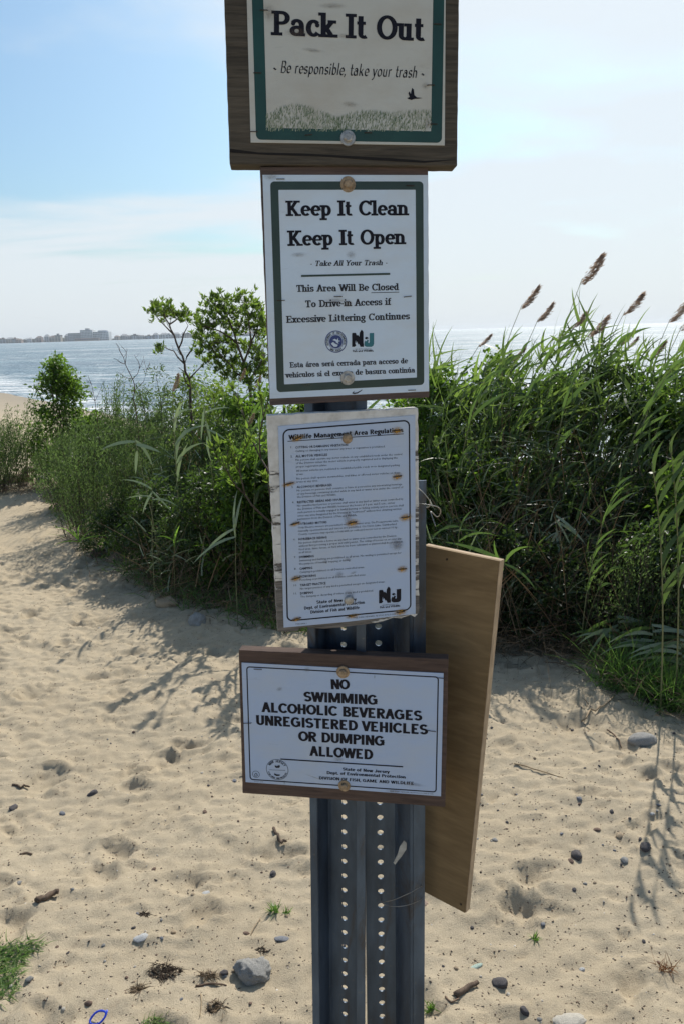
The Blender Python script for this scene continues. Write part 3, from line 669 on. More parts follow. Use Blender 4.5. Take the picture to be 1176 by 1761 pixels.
t.links.new(ramp(t, geo.outputs['Random Per Island'], [(0, (.07, .12, .05)), (.4, (.14, .18, .09)), (.6, (.40, .42, .32)), (1, (.22, .25, .17))]), b.inputs['Base Color']); b.inputs['Roughness'].default_value = .5
g = mesh('dune_grass_print', V, F, m_blade, sh)
S.bolt(598, 237.6, .0092, m_steel)
for p, an in (((225,48),0),((1020,112),0),((195,336),0),((990,392),0),((180,606),0),((1002,571),0),((430,621),0.1),((702,611),0)): S.staple(*A_(*p), .0085, an)
for p in ((450,232,.016,.003,.1),(380,150,.02,.006,0),(590,165,.01,.003,0),(975,570,.006,.010,0),(965,395,.006,.005,0),(540,28,.02,.004,0),(250,60,.01,.012,0),(620,480,.012,.004,0.1)): S.smudge(*A_(p[0], p[1]), p[2], p[3], p[4])
ck = [S.loc(*A_(x, y)) for x, y in [(68,682),(200,700),(400,704),(600,715),(800,726),(960,738),(1108,734),(960,748),(700,734),(480,718),(250,712),(70,700)]]
mesh('crack', [(x, .0009, z) for x, z in ck], [tuple(range(len(ck)))], m_crack, bd)

# ---- sign B: Keep It Clean Keep It Open ----
kB = 310/1176; B1 = lambda x, y: (440+x*kB, 280+y*kB); B2 = lambda x, y: (440+x*kB, 480+y*kB)
S = Sign('notice_sign', 'white sign with green border reading Keep It Clean Keep It Open', .0170, 1.052, 1.654, 5.5, -.3, .4)
bd = S.px_plate('board', [(447.4, 286.5), (736, 284), (737.8, 683.5), (464.5, 697.5)], .0012, .018, m_pwood, rough=.0002, bev=.001)
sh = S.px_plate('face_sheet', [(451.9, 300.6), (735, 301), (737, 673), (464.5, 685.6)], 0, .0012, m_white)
o_ = [S.loc(*p) for p in ((465, 312), (727.3, 312), (728.6, 661.9), (476.4, 674.5))]
S.ring(o_, .0096, .005, m_green2, sh, inner_r=.0008)
S.text('Keep It Clean', B1(197, 348), B1(997, 343), 26.5, m_ink, sh, **kw)
S.text('Keep It Open', B1(208, 543), B1(978, 531), 26.5, m_ink, sh, **kw)
S.text('- Take All Your Trash -', B1(357, 674), B1(856, 667), 9.2, m_ink, sh, T=.19, t=.10, X=.68, slant=.2)
flat(S, sh, [B1(297, 745), B1(873, 731), B1(873, 718), B1(297, 732)], m_green2, 'rule')
kw2 = dict(T=.22, t=.125, X=.70)
S.text('This Area Will Be Closed', B2(267, 84), B2(931, 72), 12, m_ink2, sh, **kw2)
flat(S, sh, [B2(750, 91), B2(932, 87), B2(932, 83), B2(750, 87)], m_ink2, 'rule')
S.text('To Drive-in Access if', B2(325, 185), B2(882, 168), 12, m_ink2, sh, **kw2)
S.text('Excessive Littering Continues', B2(200, 286), B2(1002, 262), 12, m_ink2, sh, **kw2)
S.text('Esta área será cerrada para acceso de', B2(223, 578), B2(990, 549), 9.3, m_ink2, sh, **kw2)
S.text('vehículos si el exceso de basura continúa', B2(192, 644), B2(1035, 609), 9.3, m_ink2, sh, **kw2)
c_ = B2(522, 408)
arc_ring(S, sh, *c_, 17.2, 18.6, m_navy); arc_ring(S, sh, *c_, 12.2, 12.9, m_navy); arc_ring(S, sh, *c_, 0, 11.2, m_navy, .00022, 'emblem_disc')
arc_text(S, sh, 'DEPARTMENT OF ENVIRONMENTAL', *c_, 15.1, 2.9, 200, -20, m_ink2); arc_text(S, sh, 'NEW JERSEY', *c_, 15.1, 2.9, 235, 305, m_ink2, True)
flat(S, sh, [(c_[0]+u*11, c_[1]-v*11) for u, v in [(-.15,.45),(.15,.25),(.4,.6),(.35,.2),(.75,.1),(.35,.0),(.45,-.35),(.1,-.15),(-.05,.1),(-.5,.25)]], m_white, 'emblem_bird', .0005)
flat(S, sh, [(c_[0]+u*11, c_[1]-v*11) for u, v in [(-.75,-.3),(-.4,-.05),(-.05,-.35),(.35,-.5),(.15,-.8),(-.3,-.8)]], m_white, 'emblem_wave', .0005)
emblem_NJ(S, sh, 604.8, 568.5, 642.5, 596.5, m_ink, m_teal)
S.sans('NEW JERSEY DIVISION OF', B2(645, 460), B2(750, 457)[0], 1.6, m_ink2, sh); S.sans('Fish and Wildlife', B2(630, 476), B2(765, 470)[0], 3.6, m_ink, sh, offset=.03)
S.bolt(*B1(600, 140), .0094, m_rbolt); S.bolt(597.4, 650, .0092, m_steel)
for q_, an in ((B1(162,107),0),(B1(1005,150),-.05),(B2(165,139),0),(B2(537,114),0),(B2(988,114),.1),(B2(1016,724),0)): S.staple(*q_, .0095, an)
for q_, r1, r2, an in ((B2(520,140),.018,.004,0),(B2(600,160),.008,.006,0),(B1(620,600),.008,.006,0),(B2(330,690),.01,.003,0),(B1(280,600),.012,.004,0),(B1(100,90),.012,.006,0)): S.smudge(*q_, r1, r2, an)
flat(S, sh, [B2(*p) for p in [(625,745),(640,728),(638,742),(660,738),(692,720),(690,726),(662,746),(640,750)]], m_ink2, 'scratch')

# ---- sign C: Wildlife Management Area Regulations ----
kC = 280/1176; C1 = lambda x, y: (455+x*kC, 700+y*kC); C2 = lambda x, y: (455+x*kC, 890+y*kC)
S = Sign('notice_sign', 'white regulations notice of fine print with rusty staples on peeling painted board', .0090, 1.046, 1.3505, 11.0, 1.5, .2)
bp = [(460.2, 714.8), (590, 708), (716, 701.5), (718.5, 702), (719.5, 800), (720, 900), (720.5, 1054)]
bot = [(713, 1062), (706, 1058), (690, 1064), (676, 1063), (650, 1072), (600, 1078), (560, 1082), (534, 1081), (530, 1079), (515, 1081), (513, 1086), (478.5, 1087)]
bd = S.px_plate('board', bp+bot, .0012, .015, m_peel, rough=.0006, bev=.0006)
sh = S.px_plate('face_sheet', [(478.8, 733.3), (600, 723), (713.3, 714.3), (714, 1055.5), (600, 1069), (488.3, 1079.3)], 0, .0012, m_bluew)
S.ring([S.loc(*p) for p in ((486, 738.5), (704.5, 721.5), (706.5, 1049), (493.5, 1069.5))], .0019, .0085, m_ink, sh)
S.text('Wildlife Management Area Regulations', C1(176, 236), C1(1000, 181), 8.2, m_ink, sh, T=.24, t=.17, X=.72, serif=False)
flat(S, sh, [C1(168, 250), C1(1001, 196), C1(1001, 191), C1(168, 245)], m_ink, 'rule')
big = 798
lines = [("1.",190,298,206,0),("CUTTING OR DAMAGING VEGETATION",222,300,600,1),("Cutting or damaging in any manner any trees or vegetation is prohibited.",224,325,868,0),
("2.",190,364,206,0),("ALL MOTOR VEHICLES",226,364,455,1),("No person shall operate any motor vehicle on any established roads under the control",226,389,990,0),("of the Division unless the motor vehicle is properly registered and is displaying the",228,413,957,0),("proper registration plates.",229,438,453,0),
("All motor vehicles are restricted to established public roads or to designated parking",230,468,972,0),("areas.",231,492,282,0),("No person shall operate snowmobiles, trail bikes or off-road motor vehicles on these",232,524,977,0),("areas at any time.",232,547,388,0),
("3.",196,586,212,0),("ALCOHOLIC BEVERAGES",234,586,487,1),("No person or persons shall consume or have in possession any intoxicating beverage",234,610,990,0),("or any beverage containing alcohol while in any land or water area under the control of",235,634,998,0),("the Division of Fish and Wildlife.",236,657,520,0),
("4.",200,696,216,0),("RESTRICTED AREAS AND HOURS",237,696,568,1),("No unauthorized person or persons shall enter in any land or water areas controlled by",237,720,998,0),("the Division of Fish and Wildlife between the hours of 9 p.m. and 5 a.m., unless",238,744,937,0),("such person is actually engaged in lawful hunting or fishing activity and no person shall",239,768,1000,0),("enter any area designated by the Division as \"restricted\" without first obtaining written",240,792,985,0),("permission from the Division of Fish and Wildlife.",240,816,668,0),
("5.",206,55+big,222,0),("OUTBOARD MOTORS",243,55+big,450,1),("Only Electric motors are permitted on all freshwater area. On Prospertown Lake,",243,80+big,965,0),("manually operated boats and canoes are permitted. On Union Lake, Cumberland",244,104+big,950,0),("County, a person may operate a boat with an outboard motor not to exceed 10 hp.",245,128+big,960,0),
("6.",210,165+big,226,0),("HORSEBACK RIDING",247,165+big,450,1),("No person shall ride a horse on any land or water area controlled by the Division",248,190+big,948,0),("without first procuring a proper and valid permit. The riding of horses on or over any",248,213+big,985,0),("food area, dams, levees, or field which has been cultivated or planted shall be prohibited",249,237+big,990,0),("at all times.",249,259+big,343,0),
("7.",214,294+big,230,0),("SWIMMING",250,294+big,357,1),("Swimming and bathing are prohibited on all areas. No wading is permitted except for",251,318+big,985,0),("the purpose of hunting, trapping or fishing.",251,342+big,620,0),
("8.",216,378+big,232,0),("CAMPING",253,378+big,347,1),("Camping is prohibited on all Division controlled areas.",254,402+big,720,0),
("9.",216,435+big,232,0),("PICNICKING",255,435+big,372,1),("Picnicking is prohibited on all Division controlled areas.",256,458+big,730,0),
("10.",212,497+big,236,0),("TARGET PRACTICE",258,497+big,443,1),("No target practice of any kind is permitted except on designated areas.",258,521+big,867,0),
("11.",212,556+big,236,0),("DUMPING",259,556+big,353,1),("The dumping or discarding of refuse of any kind is prohibited.",260,579+big,785,0)]
for tx, x, y, x1, hd in lines: S.sans(tx, C1(x, y), C1(x1, y)[0], 3.9 if hd else 3.5, m_ink if hd else m_ink2, sh, offset=.022 if hd else .0)
for tx, a, b_ in (('State of New Jersey', (377,622), (662,600)), ('Dept. of Environmental Protection', (288,665), (720,622)), ('Division of Fish and Wildlife', (333,694), (683,660))):
    S.text(tx, C2(*a), C2(*b_), 5.3, m_ink, sh, T=.21, t=.15, X=.72, serif=False)
emblem_NJ(S, sh, 651, 1011, 689, 1037.5, m_ink, m_ink, .06)
S.sans('NEW JERSEY DIVISION OF', C2(845, 637), C2(960, 637)[0], 1.6, m_ink2, sh); S.sans('Fish and Wildlife', C2(830, 656), C2(977, 650)[0], 3.4, m_ink, sh, offset=.03)
S.sans('TYPE WMA-1', C2(225, 777), C2(305, 770)[0], 2.6, m_ink2, sh); S.sans('FINE SIGNS, NEWARK, NJ 07100 (973) 5-1000', C2(640, 730), C2(945, 700)[0], 2.6, m_ink2, sh)
S.bolt(597, 754, .0068, m_rbolt, True); S.bolt(600, 1031.7, .0068, m_steel, True)
for q_, an in ((C1(240,222),.35),(C1(955,168),.05),(C1(178,553),.2),(C1(957,500),.1),(C1(1015,795),.08),(C2(222,42),.25),(C2(632,35),.1),(C2(228,437),.2),(C2(992,370),0),(C2(232,730),.2),(C2(635,708),.12),(C2(980,680),.1)):
    S.staple(*q_, .0112, an, m_rust)
for q_, r1, r2, an in ((C2(950,190),.014,.011,0),(C2(960,200),.010,.010,.3),(C2(640,398),.006,.0025,-.3),(C2(600,300),.006,.003,.2),(C2(440,318),.005,.003,0),(C2(540,410),.007,.006,0),(C1(620,195),.012,.006,0),(C2(610,560),.010,.010,0),(C1(600,790),.008,.014,0)): S.smudge(*q_, r1, r2, an)

# ---- sign D: No swimming ----
kD = 390/1176; D1 = lambda x, y: (400+x*kD, 1080+y*kD)
S = Sign('notice_sign', 'wide white sign reading No Swimming Alcoholic Beverages, lowest on the post', -.0100, 1.055, 1.0505, -8.0, -.6, 1.35)
bd = S.px_plate('board', [(410.5, 1118.5), (770.4, 1134), (764.8, 1389), (417.2, 1365)], .0012, .020, m_rwood, rough=.0002, bev=.001)
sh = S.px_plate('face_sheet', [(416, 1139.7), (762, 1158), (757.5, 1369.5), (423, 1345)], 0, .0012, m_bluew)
S.ring([S.loc(*p) for p in ((424, 1145.6), (754, 1163.5), (750, 1363), (430, 1341))], .0017, .005, m_ink, sh)
kw3 = dict(T=.27, t=.185, X=.72, serif=False, track=-.02)
for tx, a, b_ in (('NO', (512,317), (608,318)), ('SWIMMING', (370,380), (751,399)), ('ALCOHOLIC BEVERAGES', (152,435), (981,481)), ('UNREGISTERED VEHICLES', (125,502), (1011,553)), ('OR DUMPING', (342,585), (787,612)), ('ALLOWED', (400,662), (727,682))):
    S.text(tx, D1(*a), D1(*b_), 17.0, m_ink, sh, **kw3)
flat(S, sh, [D1(250, 682), D1(882, 722), D1(882, 716), D1(250, 676)], m_ink, 'rule')
kw4 = dict(T=.24, t=.16, X=.72, serif=False)
S.text('State of New Jersey', D1(570, 738), D1(813, 753), 5, m_ink, sh, **kw4); S.text('Dept. of Environmental Protection', D1(490, 757), D1(895, 780), 5, m_ink, sh, **kw4); S.text('DIVISION OF FISH, GAME AND WILDLIFE', D1(450, 784), D1(937, 813), 5, m_ink, sh, **kw4)
c_ = D1(233, 734); arc_ring(S, sh, *c_, 18.3, 19, m_ink2); arc_text(S, sh, 'NEW JERSEY', *c_, 15.6, 4.2, 145, 35, m_ink2); arc_text(S, sh, 'FISH GAME AND WILDLIFE', *c_, 16, 2.9, 200, 340, m_ink2, True)
flat(S, sh, [(c_[0]+u, c_[1]-v) for u, v in [(-4,8),(-1,6),(1,7),(4,8),(5,5),(3,3),(-2,3),(-4,5)]], m_ink2, 'emblem_duck')
flat(S, sh, [(c_[0]+u, c_[1]-v) for u, v in [(-5,-6),(-1,-8),(5,-8.5),(4,-10.5),(-1,-11),(-5,-9)]], m_ink2, 'emblem_fish')
flat(S, sh, [(c_[0]+u, c_[1]-v) for u, v in [(-14,0),(14,-1),(14,-1.5),(-14,-.5)]], m_ink2, 'rule')
c_ = D1(123, 758); arc_ring(S, sh, *c_, 5.6, 6.3, m_ink2)
for k in range(3):
    a = math.radians(90+120*k); b_ = math.radians(210+120*k); P0 = Vector((math.cos(a), math.sin(a)))*4; P1 = Vector((math.cos(b_), math.sin(b_)))*4; n_ = Vector((-(P1-P0).y, (P1-P0).x)).normalized()*.55
    P0, P1 = P0.lerp(P1, .12), P0.lerp(P1, .8)
    flat(S, sh, [(c_[0]+p.x, c_[1]-p.y+1) for p in (P0-n_, P1-n_, P1+n_, P0+n_)], m_ink2, 'recycling_arrow')
S.sans('FG-21 1/95', D1(115, 797), D1(160, 797)[0], 1.8, m_ink2, sh); S.sans('FINE SIGNS, NEWARK, NJ 07100-0100 (973) 5-1000', D1(815, 848), D1(1040, 860)[0], 1.9, m_ink2, sh)
S.bolt(589.7, 1155.6, .0092, m_rbolt); S.bolt(592, 1351, .0088, m_rbolt)
for q_, an in ((D1(133,213),0),(D1(80,492),.1),(D1(1030,533),-.1),(D1(1075,258),-.05)): S.staple(*q_, .011, an)
for q_, r1, r2, an in ((D1(245,316),.006,.004,-.4),(D1(388,215),.006,.005,0),(D1(735,252),.002,.004,0),(D1(550,680),.009,.005,0),(D1(930,810),.022,.004,.05),(D1(830,845),.014,.004,0),(D1(270,800),.002,.005,0),(D1(570,785),.006,.004,0),(D1(430,775),.02,.0012,.3)): S.smudge(*q_, r1, r2, an)

# ================= plywood panel hung beside the posts =================
dv = Vector((.766, -.643, 0)); nv = Vector((-.643, -.766, 0)); A0 = atY(731, 1200, 1.128)
def on_panel(px, py):
    d = ray(px, py); o = Vector((0, 0, EYE)); k = (A0-o).dot(nv)/d.dot(nv); return o+d*k
tr, br, tl, bl = on_panel(857, 965), on_panel(798.5, 1570), on_panel(728, 938), on_panel(716, 1527)
back = -nv*.0125
m_ply = wood('tan plywood', (.14, .092, .044), (.26, .178, .09), (3, 3, 20), 4, .25, .8)
m_edge = simple('plywood edge', (.42, .31, .20), .85, .25, 120, stretch=(1, 1, .3))
root = empty('plywood_panel', bl); tag(root, 'bare tan plywood panel hanging edge on at the right of the posts', 'panel')
def quad_slab(name, q_, th, mat):
    V = [v-bl for v in q_]+[v+th-bl for v in q_]; return mesh(name, V, [(0,1,2,3), (7,6,5,4), (0,4,5,1), (1,5,6,2), (2,6,7,3), (3,7,4,0)], mat, root)
def inset(q_, d):
    c = sum(q_, Vector())/4; return q_
quad_slab('panel_face', [tl, tr, br, bl], back*.45, m_ply)
quad_slab('panel_back', [v+back*.45 for v in (tl, tr, br, bl)], back*.55, m_edge)
e1 = [tr, tr+dv*.0008, br+dv*.0008, br]
quad_slab('edge_ply', [tr+dv*.0002+back*.1, tr+dv*.0012+back*.1, br+dv*.0012+back*.1, br+dv*.0002+back*.1], back*.9, m_edge)
for px, py in ((768, 962), (829, 1385), (826, 1500), (792, 1555)):
    p = on_panel(px, py)-bl; mb = MB(); mb.tube([p-nv*.001, p+nv*.0012], .0016, 8); mb.build('nail', m_staple, root)

# wires
m_wire = simple('galvanised wire', (.30, .29, .27), .4, .2, 100, .7)
def wire(name, pts, r, label, px=True):
    P = [Vector(p) for p in pts]; out = []
    for i in range(len(P)-1):
        p0, p1, p2_, p3 = P[max(i-1, 0)], P[i], P[i+1], P[min(i+2, len(P)-1)]
        for k in range(6):
            u = k/6; out.append(.5*((2*p1)+(-p0+p2_)*u+(2*p0-5*p1+4*p2_-p3)*u*u+(-p0+3*p1-3*p2_+p3)*u**3))
    out.append(P[-1]); mb = MB(); mb.tube(out, r, 6); o = mb.build(name, m_wire, smooth=True); tag(o, label, 'wire')
wire('tie_wire', [atY(656, 1547, 1.150), atY(657, 1551, 1.115), atY(675, 1548, 1.09), atY(705, 1535, 1.085), atY(724, 1524, 1.10), atY(727, 1532, 1.13), atY(724, 1545, 1.10), atY(705, 1555, 1.086), atY(680, 1559, 1.085), atY(660, 1555, 1.10), atY(655, 1548, 1.15)], .0006, 'thin grey wire looped through a hole low on the shorter post')
wire('tie_wire', [atY(716, 838, 1.09), atY(728, 848, 1.085), atY(738, 862, 1.09), atY(736, 872, 1.12), atY(722, 870, 1.14), atY(716, 866, 1.09), atY(734, 868, 1.08), atY(752, 872, 1.09), atY(757, 880, 1.11), atY(751, 889, 1.13), atY(740, 880, 1.12), atY(748, 905, 1.11)], .0008, 'curled wire twisted round the top of the shorter post')

# ================= plants =================
m_mug = leafmat('feathery green leaf', (.032, .052, .022), (.085, .125, .05), (.17, .27, .07), .42, .05, 5, dry=(.16, .13, .06))
m_dark = leafmat('dark glossy leaf', (.015, .029, .012), (.040, .066, .022), (.11, .20, .03), .38, .09, 4)
m_vine = leafmat('broad vine leaf', (.020, .038, .014), (.055, .095, .024), (.20, .36, .035), .46, .07, 4, dry=(.20, .13, .04))
m_bay = leafmat('bayberry leaf', (.040, .075, .020), (.090, .145, .035), (.26, .40, .05), .45, .08, 7)
m_reed = leafmat('reed leaf', (.045, .080, .030), (.085, .135, .055), (.17, .30, .05), .40, .08, 14, dry=(.22, .19, .09))
m_young = leafmat('bright young reed leaf', (.07, .14, .03), (.12, .22, .05), (.28, .50, .06), .5, .08, 6)
m_reedd = leafmat('shaded reed blade', (.024, .042, .018), (.060, .092, .036), (.11, .19, .035), .32, .08, 9, dry=(.18, .14, .07))  # darker copy of the reed leaf, thicket shade put into its colour
m_reedb = leafmat('backlit reed blade', (.045, .080, .028), (.095, .135, .05), (.22, .34, .06), .48, .08, 9, dry=(.26, .22, .10))  # copy for the bank top, glow of the backlight put into its colour
m_reed2 = leafmat('pale reed leaf', (.16, .22, .14), (.30, .35, .24), (.24, .34, .12), .3, .1, 3)
m_grass = leafmat('low green grass', (.05, .11, .03), (.11, .20, .05), (.22, .42, .06), .35, .06, 6, dry=(.30, .26, .12))
m_straw = leafmat('dry straw', (.085, .060, .038), (.24, .175, .11), (.12, .08, .04), .15, .03, 5)
m_plume = leafmat('reed plume', (.20, .145, .115), (.38, .28, .22), (.46, .34, .25), .45, .03, 9)
m_tanplume = leafmat('tan reed plume', (.30, .22, .15), (.48, .37, .26), (.35, .26, .16), .35, .03, 9)
m_bark = simple('grey brown bark', (.085, .065, .050), .9, .4, 40, bmp=.5)
m_redbark = simple('dark bare twig', (.075, .040, .032), .9, .3, 40)
m_stalk = simple('reed stalk', (.16, .17, .075), .6, .3, 20)
m_rustleaf = leafmat('rust brown seed head', (.14, .06, .03), (.26, .12, .05), (.25, .12, .04), .3, .03, 9)

def nrm(a): return a/np.maximum(1e-9, np.linalg.norm(a, axis=-1, keepdims=True))
def leaf_arrays(P, D, L, W, fold=.25, droop=.0):
    """folded four-point leaves; P base, D axis (n,3), L, W (n,)"""
    n = len(P); D = nrm(D); r = NR.normal(size=(n, 3)); Sd = nrm(np.cross(D, r)); Nn = np.cross(Sd, D)
    tip = P+D*L[:, None]; tip[:, 2] -= droop*L; mid = P+D*(L*.45)[:, None]
    a = mid+Sd*(W/2)[:, None]+Nn*(W*fold)[:, None]; b_ = mid-Sd*(W/2)[:, None]+Nn*(W*fold)[:, None]
    V = np.stack([P, a, tip, b_], 1).reshape(-1, 3); i = np.arange(n)[:, None]*4
    return V, np.concatenate([i+np.array([[0, 1, 2]]), i+np.array([[0, 2, 3]])], 0)
def leaves(name, P, D, L, W, mat, parent=None, fold=.25, droop=0.):
    V, F = leaf_arrays(np.asarray(P, float), np.asarray(D, float), L, W, fold, droop)
    return link(name, npmesh(name, V, F), mat, parent)
def ribbon_arrays(P, D, L, W, seg=5, bend=.6, wind=(.35, 0, 0), flat=None):
    """long blades that bow with gravity and wind"""
    n = len(P); d = nrm(D.copy()); p = P.copy(); rows = []
    side = nrm(np.cross(d, flat if flat is not None else NR.normal(size=(n, 3))))
    for k in range(seg+1):
        w = W*[.55, .95, 1.0, .85, .55, .04, .04, .04][k] if seg == 5 else W*(1-(k/seg)**1.6)*.98+.0005
        rows.append(np.stack([p-side*(w/2)[:, None], p+side*(w/2)[:, None]], 1))
        p = p+d*(L/seg)[:, None]; d = nrm(d+np.array([[wind[0], wind[1], wind[2]-bend]])/seg)
    V = np.stack(rows, 1).reshape(-1, 3); base = np.arange(n)[:, None]*(2*(seg+1)); F = []
    for k in range(seg): F.append(base+np.array([[2*k, 2*k+1, 2*k+3, 2*k+2]]))
    return V, np.concatenate(F, 0)
def ribbons(name, P, D, L, W, mat, parent=None, **kw):
    V, F = ribbon_arrays(np.asarray(P, float), np.asarray(D, float), L, W, **kw); return link(name, npmesh(name, V, F), mat, parent)
def tubes_arrays(paths, radii):
    """three-sided tapered stems; paths (n,k,3)"""
    paths = np.asarray(paths); n, k, _ = paths.shape; out = []
    for j in range(3):
        a = 2*math.pi*j/3; off = np.array([math.cos(a), math.sin(a), 0]); rr = radii[:, None]*np.linspace(1, .35, k)[None, :]
        out.append(paths+off[None, None, :]*rr[..., None])
    V = np.stack(out, 2).reshape(-1, 3); F = []; base = (np.arange(n)*k*3)[:, None]
    for i in range(k-1):
        for j in range(3): F.append(base+np.array([[i*3+j, i*3+(j+1) % 3, (i+1)*3+(j+1) % 3, (i+1)*3+j]]))
    return V, np.concatenate(F, 0)
def stems(name, paths, radii, mat, parent):
    V, F = tubes_arrays(paths, np.asarray(radii)); return link(name, npmesh(name, V, F), mat, parent)

def feathery(x, y, w, h, label, cat='shrub', nst=70, per=95, mat=None, lean=(.10, -.05), leaf=(.026, .006), dep=None, group=None, name='feathery_shrub'):
    """mound of many upright wispy stems with fine leaves"""
    z = gz(x, y); root = empty(name, (x, y, z)); tag(root, label, cat, group); dep = dep or w*.8
    a = NR.rand(nst)*2*math.pi; r = np.sqrt(NR.rand(nst)); bx = np.cos(a)*r*w*.24; by = np.sin(a)*r*dep*.24
    hh = h*(1-.42*r**2)*NR.uniform(.78, 1.06, nst); ex = np.cos(a)*r*w*.5+lean[0]*hh; ey = np.sin(a)*r*dep*.5+lean[1]*hh
    t_ = np.linspace(0, 1, 6); paths = np.zeros((nst, 6, 3))
    for i, u in enumerate(t_):
        paths[:, i, 0] = bx+(ex-bx)*u**1.5; paths[:, i, 1] = by+(ey-by)*u**1.5; paths[:, i, 2] = hh*u-.02
    paths[:, 1:5] += NR.normal(size=(nst, 4, 3))*.012
    stems('stem', paths, NR.uniform(.002, .0038, nst), m_bark, root)['kind'] = 'stuff'
    n = nst*per; si = np.repeat(np.arange(nst), per); u = NR.beta(2.0, 1.15, n)*.98+.02
    k = np.minimum((u*5).astype(int), 4); fr = (u*5-k)[:, None]; P = paths[si, k]*(1-fr)+paths[si, k+1]*fr
    tw = NR.normal(size=(n, 3))*np.array([1, 1, .55]); rad = (.085*(1-.75*u)+.012)[:, None]
    off = nrm(tw)*rad*NR.rand(n, 1)**.6; P = P+off; P[:, 2] += np.linalg.norm(off, axis=1)*.35; P[:, 2] = np.maximum(P[:, 2], .005)
    D = off*6+np.array([0.25, -.05, .75])+NR.normal(size=(n, 3))*.45
    o = leaves('foliage', P, D, NR.uniform(.6, 1.3, n)*leaf[0], NR.uniform(.7, 1.3, n)*leaf[1], mat or m_mug, root); o['kind'] = 'stuff'; return root
def clumpy(x, y, w, h, label, cat='shrub', ncl=55, per=75, mat=None, dep=None, leaf=(.045, .030), z0=.08, name='leafy_shrub', group=None, shape=2.2, clr=.11, nstem=18):
    """bush of leaf clumps round crooked stems, with gaps between the clumps"""
    z = gz(x, y); root = empty(name, (x, y, z)); tag(root, label, cat, group); dep = dep or w*.8
    a = NR.rand(ncl)*2*math.pi; r = np.sqrt(NR.rand(ncl)); zz = NR.rand(ncl)**.8
    prof = (1-zz**shape*.62); C_ = np.stack([np.cos(a)*r*w*.5*prof, np.sin(a)*r*dep*.5*prof, z0+zz*(h-z0)*(1-.16*r)], 1)
    C_ += NR.normal(size=C_.shape)*.02
    ns = min(nstem, ncl); t_ = np.linspace(0, 1, 6); paths = np.zeros((ns, 6, 3)); tgt = C_[np.argsort(-C_[:, 2])[:ns]]; b0 = NR.normal(size=(ns, 2))*w*.08
    for i, u in enumerate(t_): paths[:, i, :2] = b0*(1-u**1.4)+tgt[:, :2]*u**1.4; paths[:, i, 2] = tgt[:, 2]*u-.02
    paths[:, 1:5] += NR.normal(size=(ns, 4, 3))*.022
    stems('stem', paths, NR.uniform(.004, .010, ns), m_bark, root)['kind'] = 'stuff'
    n = ncl*per; ci = np.repeat(np.arange(ncl), per); cr_ = NR.uniform(.6, 1.35, ncl)[ci]*clr
    off = nrm(NR.normal(size=(n, 3)))*(NR.rand(n, 1)**.5)*cr_[:, None]; off[:, 2] *= .75; P = C_[ci]+off; P[:, 2] = np.maximum(P[:, 2], .01)
    D = off/clr+np.array([0.15, -.1, .25])+NR.normal(size=(n, 3))*.6
    o = leaves('foliage', P, D, NR.uniform(.55, 1.35, n)*leaf[0], NR.uniform(.6, 1.3, n)*leaf[1], mat or m_vine, root, droop=.2); o['kind'] = 'stuff'; return root
def branchy(x, y, h, label, name, cat, spread=.55, depth=4, leafy=True, lean=.0, r0=.012, seed=1, lf=(.050, .017), rosette=16, bark=None, mat=None, nmain=3, z=None):
    """open shrub: forking crooked limbs, leaf rosettes at the ends"""
    rd = random.Random(seed); z = gz(x, y) if z is None else z; root = empty(name, (x, y, z)); tag(root, label, cat); mb = MB(); tips = []
    def grow(p, d, L, r, k):
        pts = [p]; q_ = p.copy(); dd = d.copy()
        for i in range(3):
            dd = (dd+Vector((rd.uniform(-.22, .22)+lean*.06, rd.uniform(-.22, .22), rd.uniform(-.05, .18)))).normalized(); q_ = q_+dd*L/3; pts.append(q_.copy())
        mb.tube(pts, r, 5, r*.68)
        if k >= depth-1: tips.extend([(pts[-1], dd), (pts[2], dd)])
        if k < depth:
            for j in range(rd.choice((2, 2, 3)) if k else nmain):
                aa = rd.uniform(0, 6.28); s_ = rd.uniform(.35, spread+.25)
                nd = (dd+Vector((math.cos(aa)*s_+lean*.15, math.sin(aa)*s_, .12))).normalized(); grow(pts[-1 if j < 2 else 2], nd, L*rd.uniform(.6, .88), r*.66, k+1)
    L0 = h*.30; grow(Vector((0, 0, -.03)), Vector((lean*.2, 0, 1)).normalized(), L0, r0, 0)
    top = max(v[2] for v in mb.V); s_ = h/top; mb.V = [(a*s_, b_*s_, c*s_) for a, b_, c in mb.V]
    mb.build('branches', bark or m_bark, root, True)
    if leafy:
        P = []; D = []
        for p, d in tips:
            if rd.random() < .12: continue
            for k in range(rosette):
                off = Vector((rd.gauss(0, 1), rd.gauss(0, 1), rd.gauss(.3, .6))); P.append(tuple((p-d*rd.uniform(0, .07))*s_)); D.append(tuple(off*.75+d*.8+Vector((0, 0, .35))))
        n = len(P); o = leaves('foliage', P, D, NR.uniform(.6, 1.25, n)*lf[0], NR.uniform(.7, 1.2, n)*lf[1], mat or m_bay, root); o['kind'] = 'stuff'
    return root

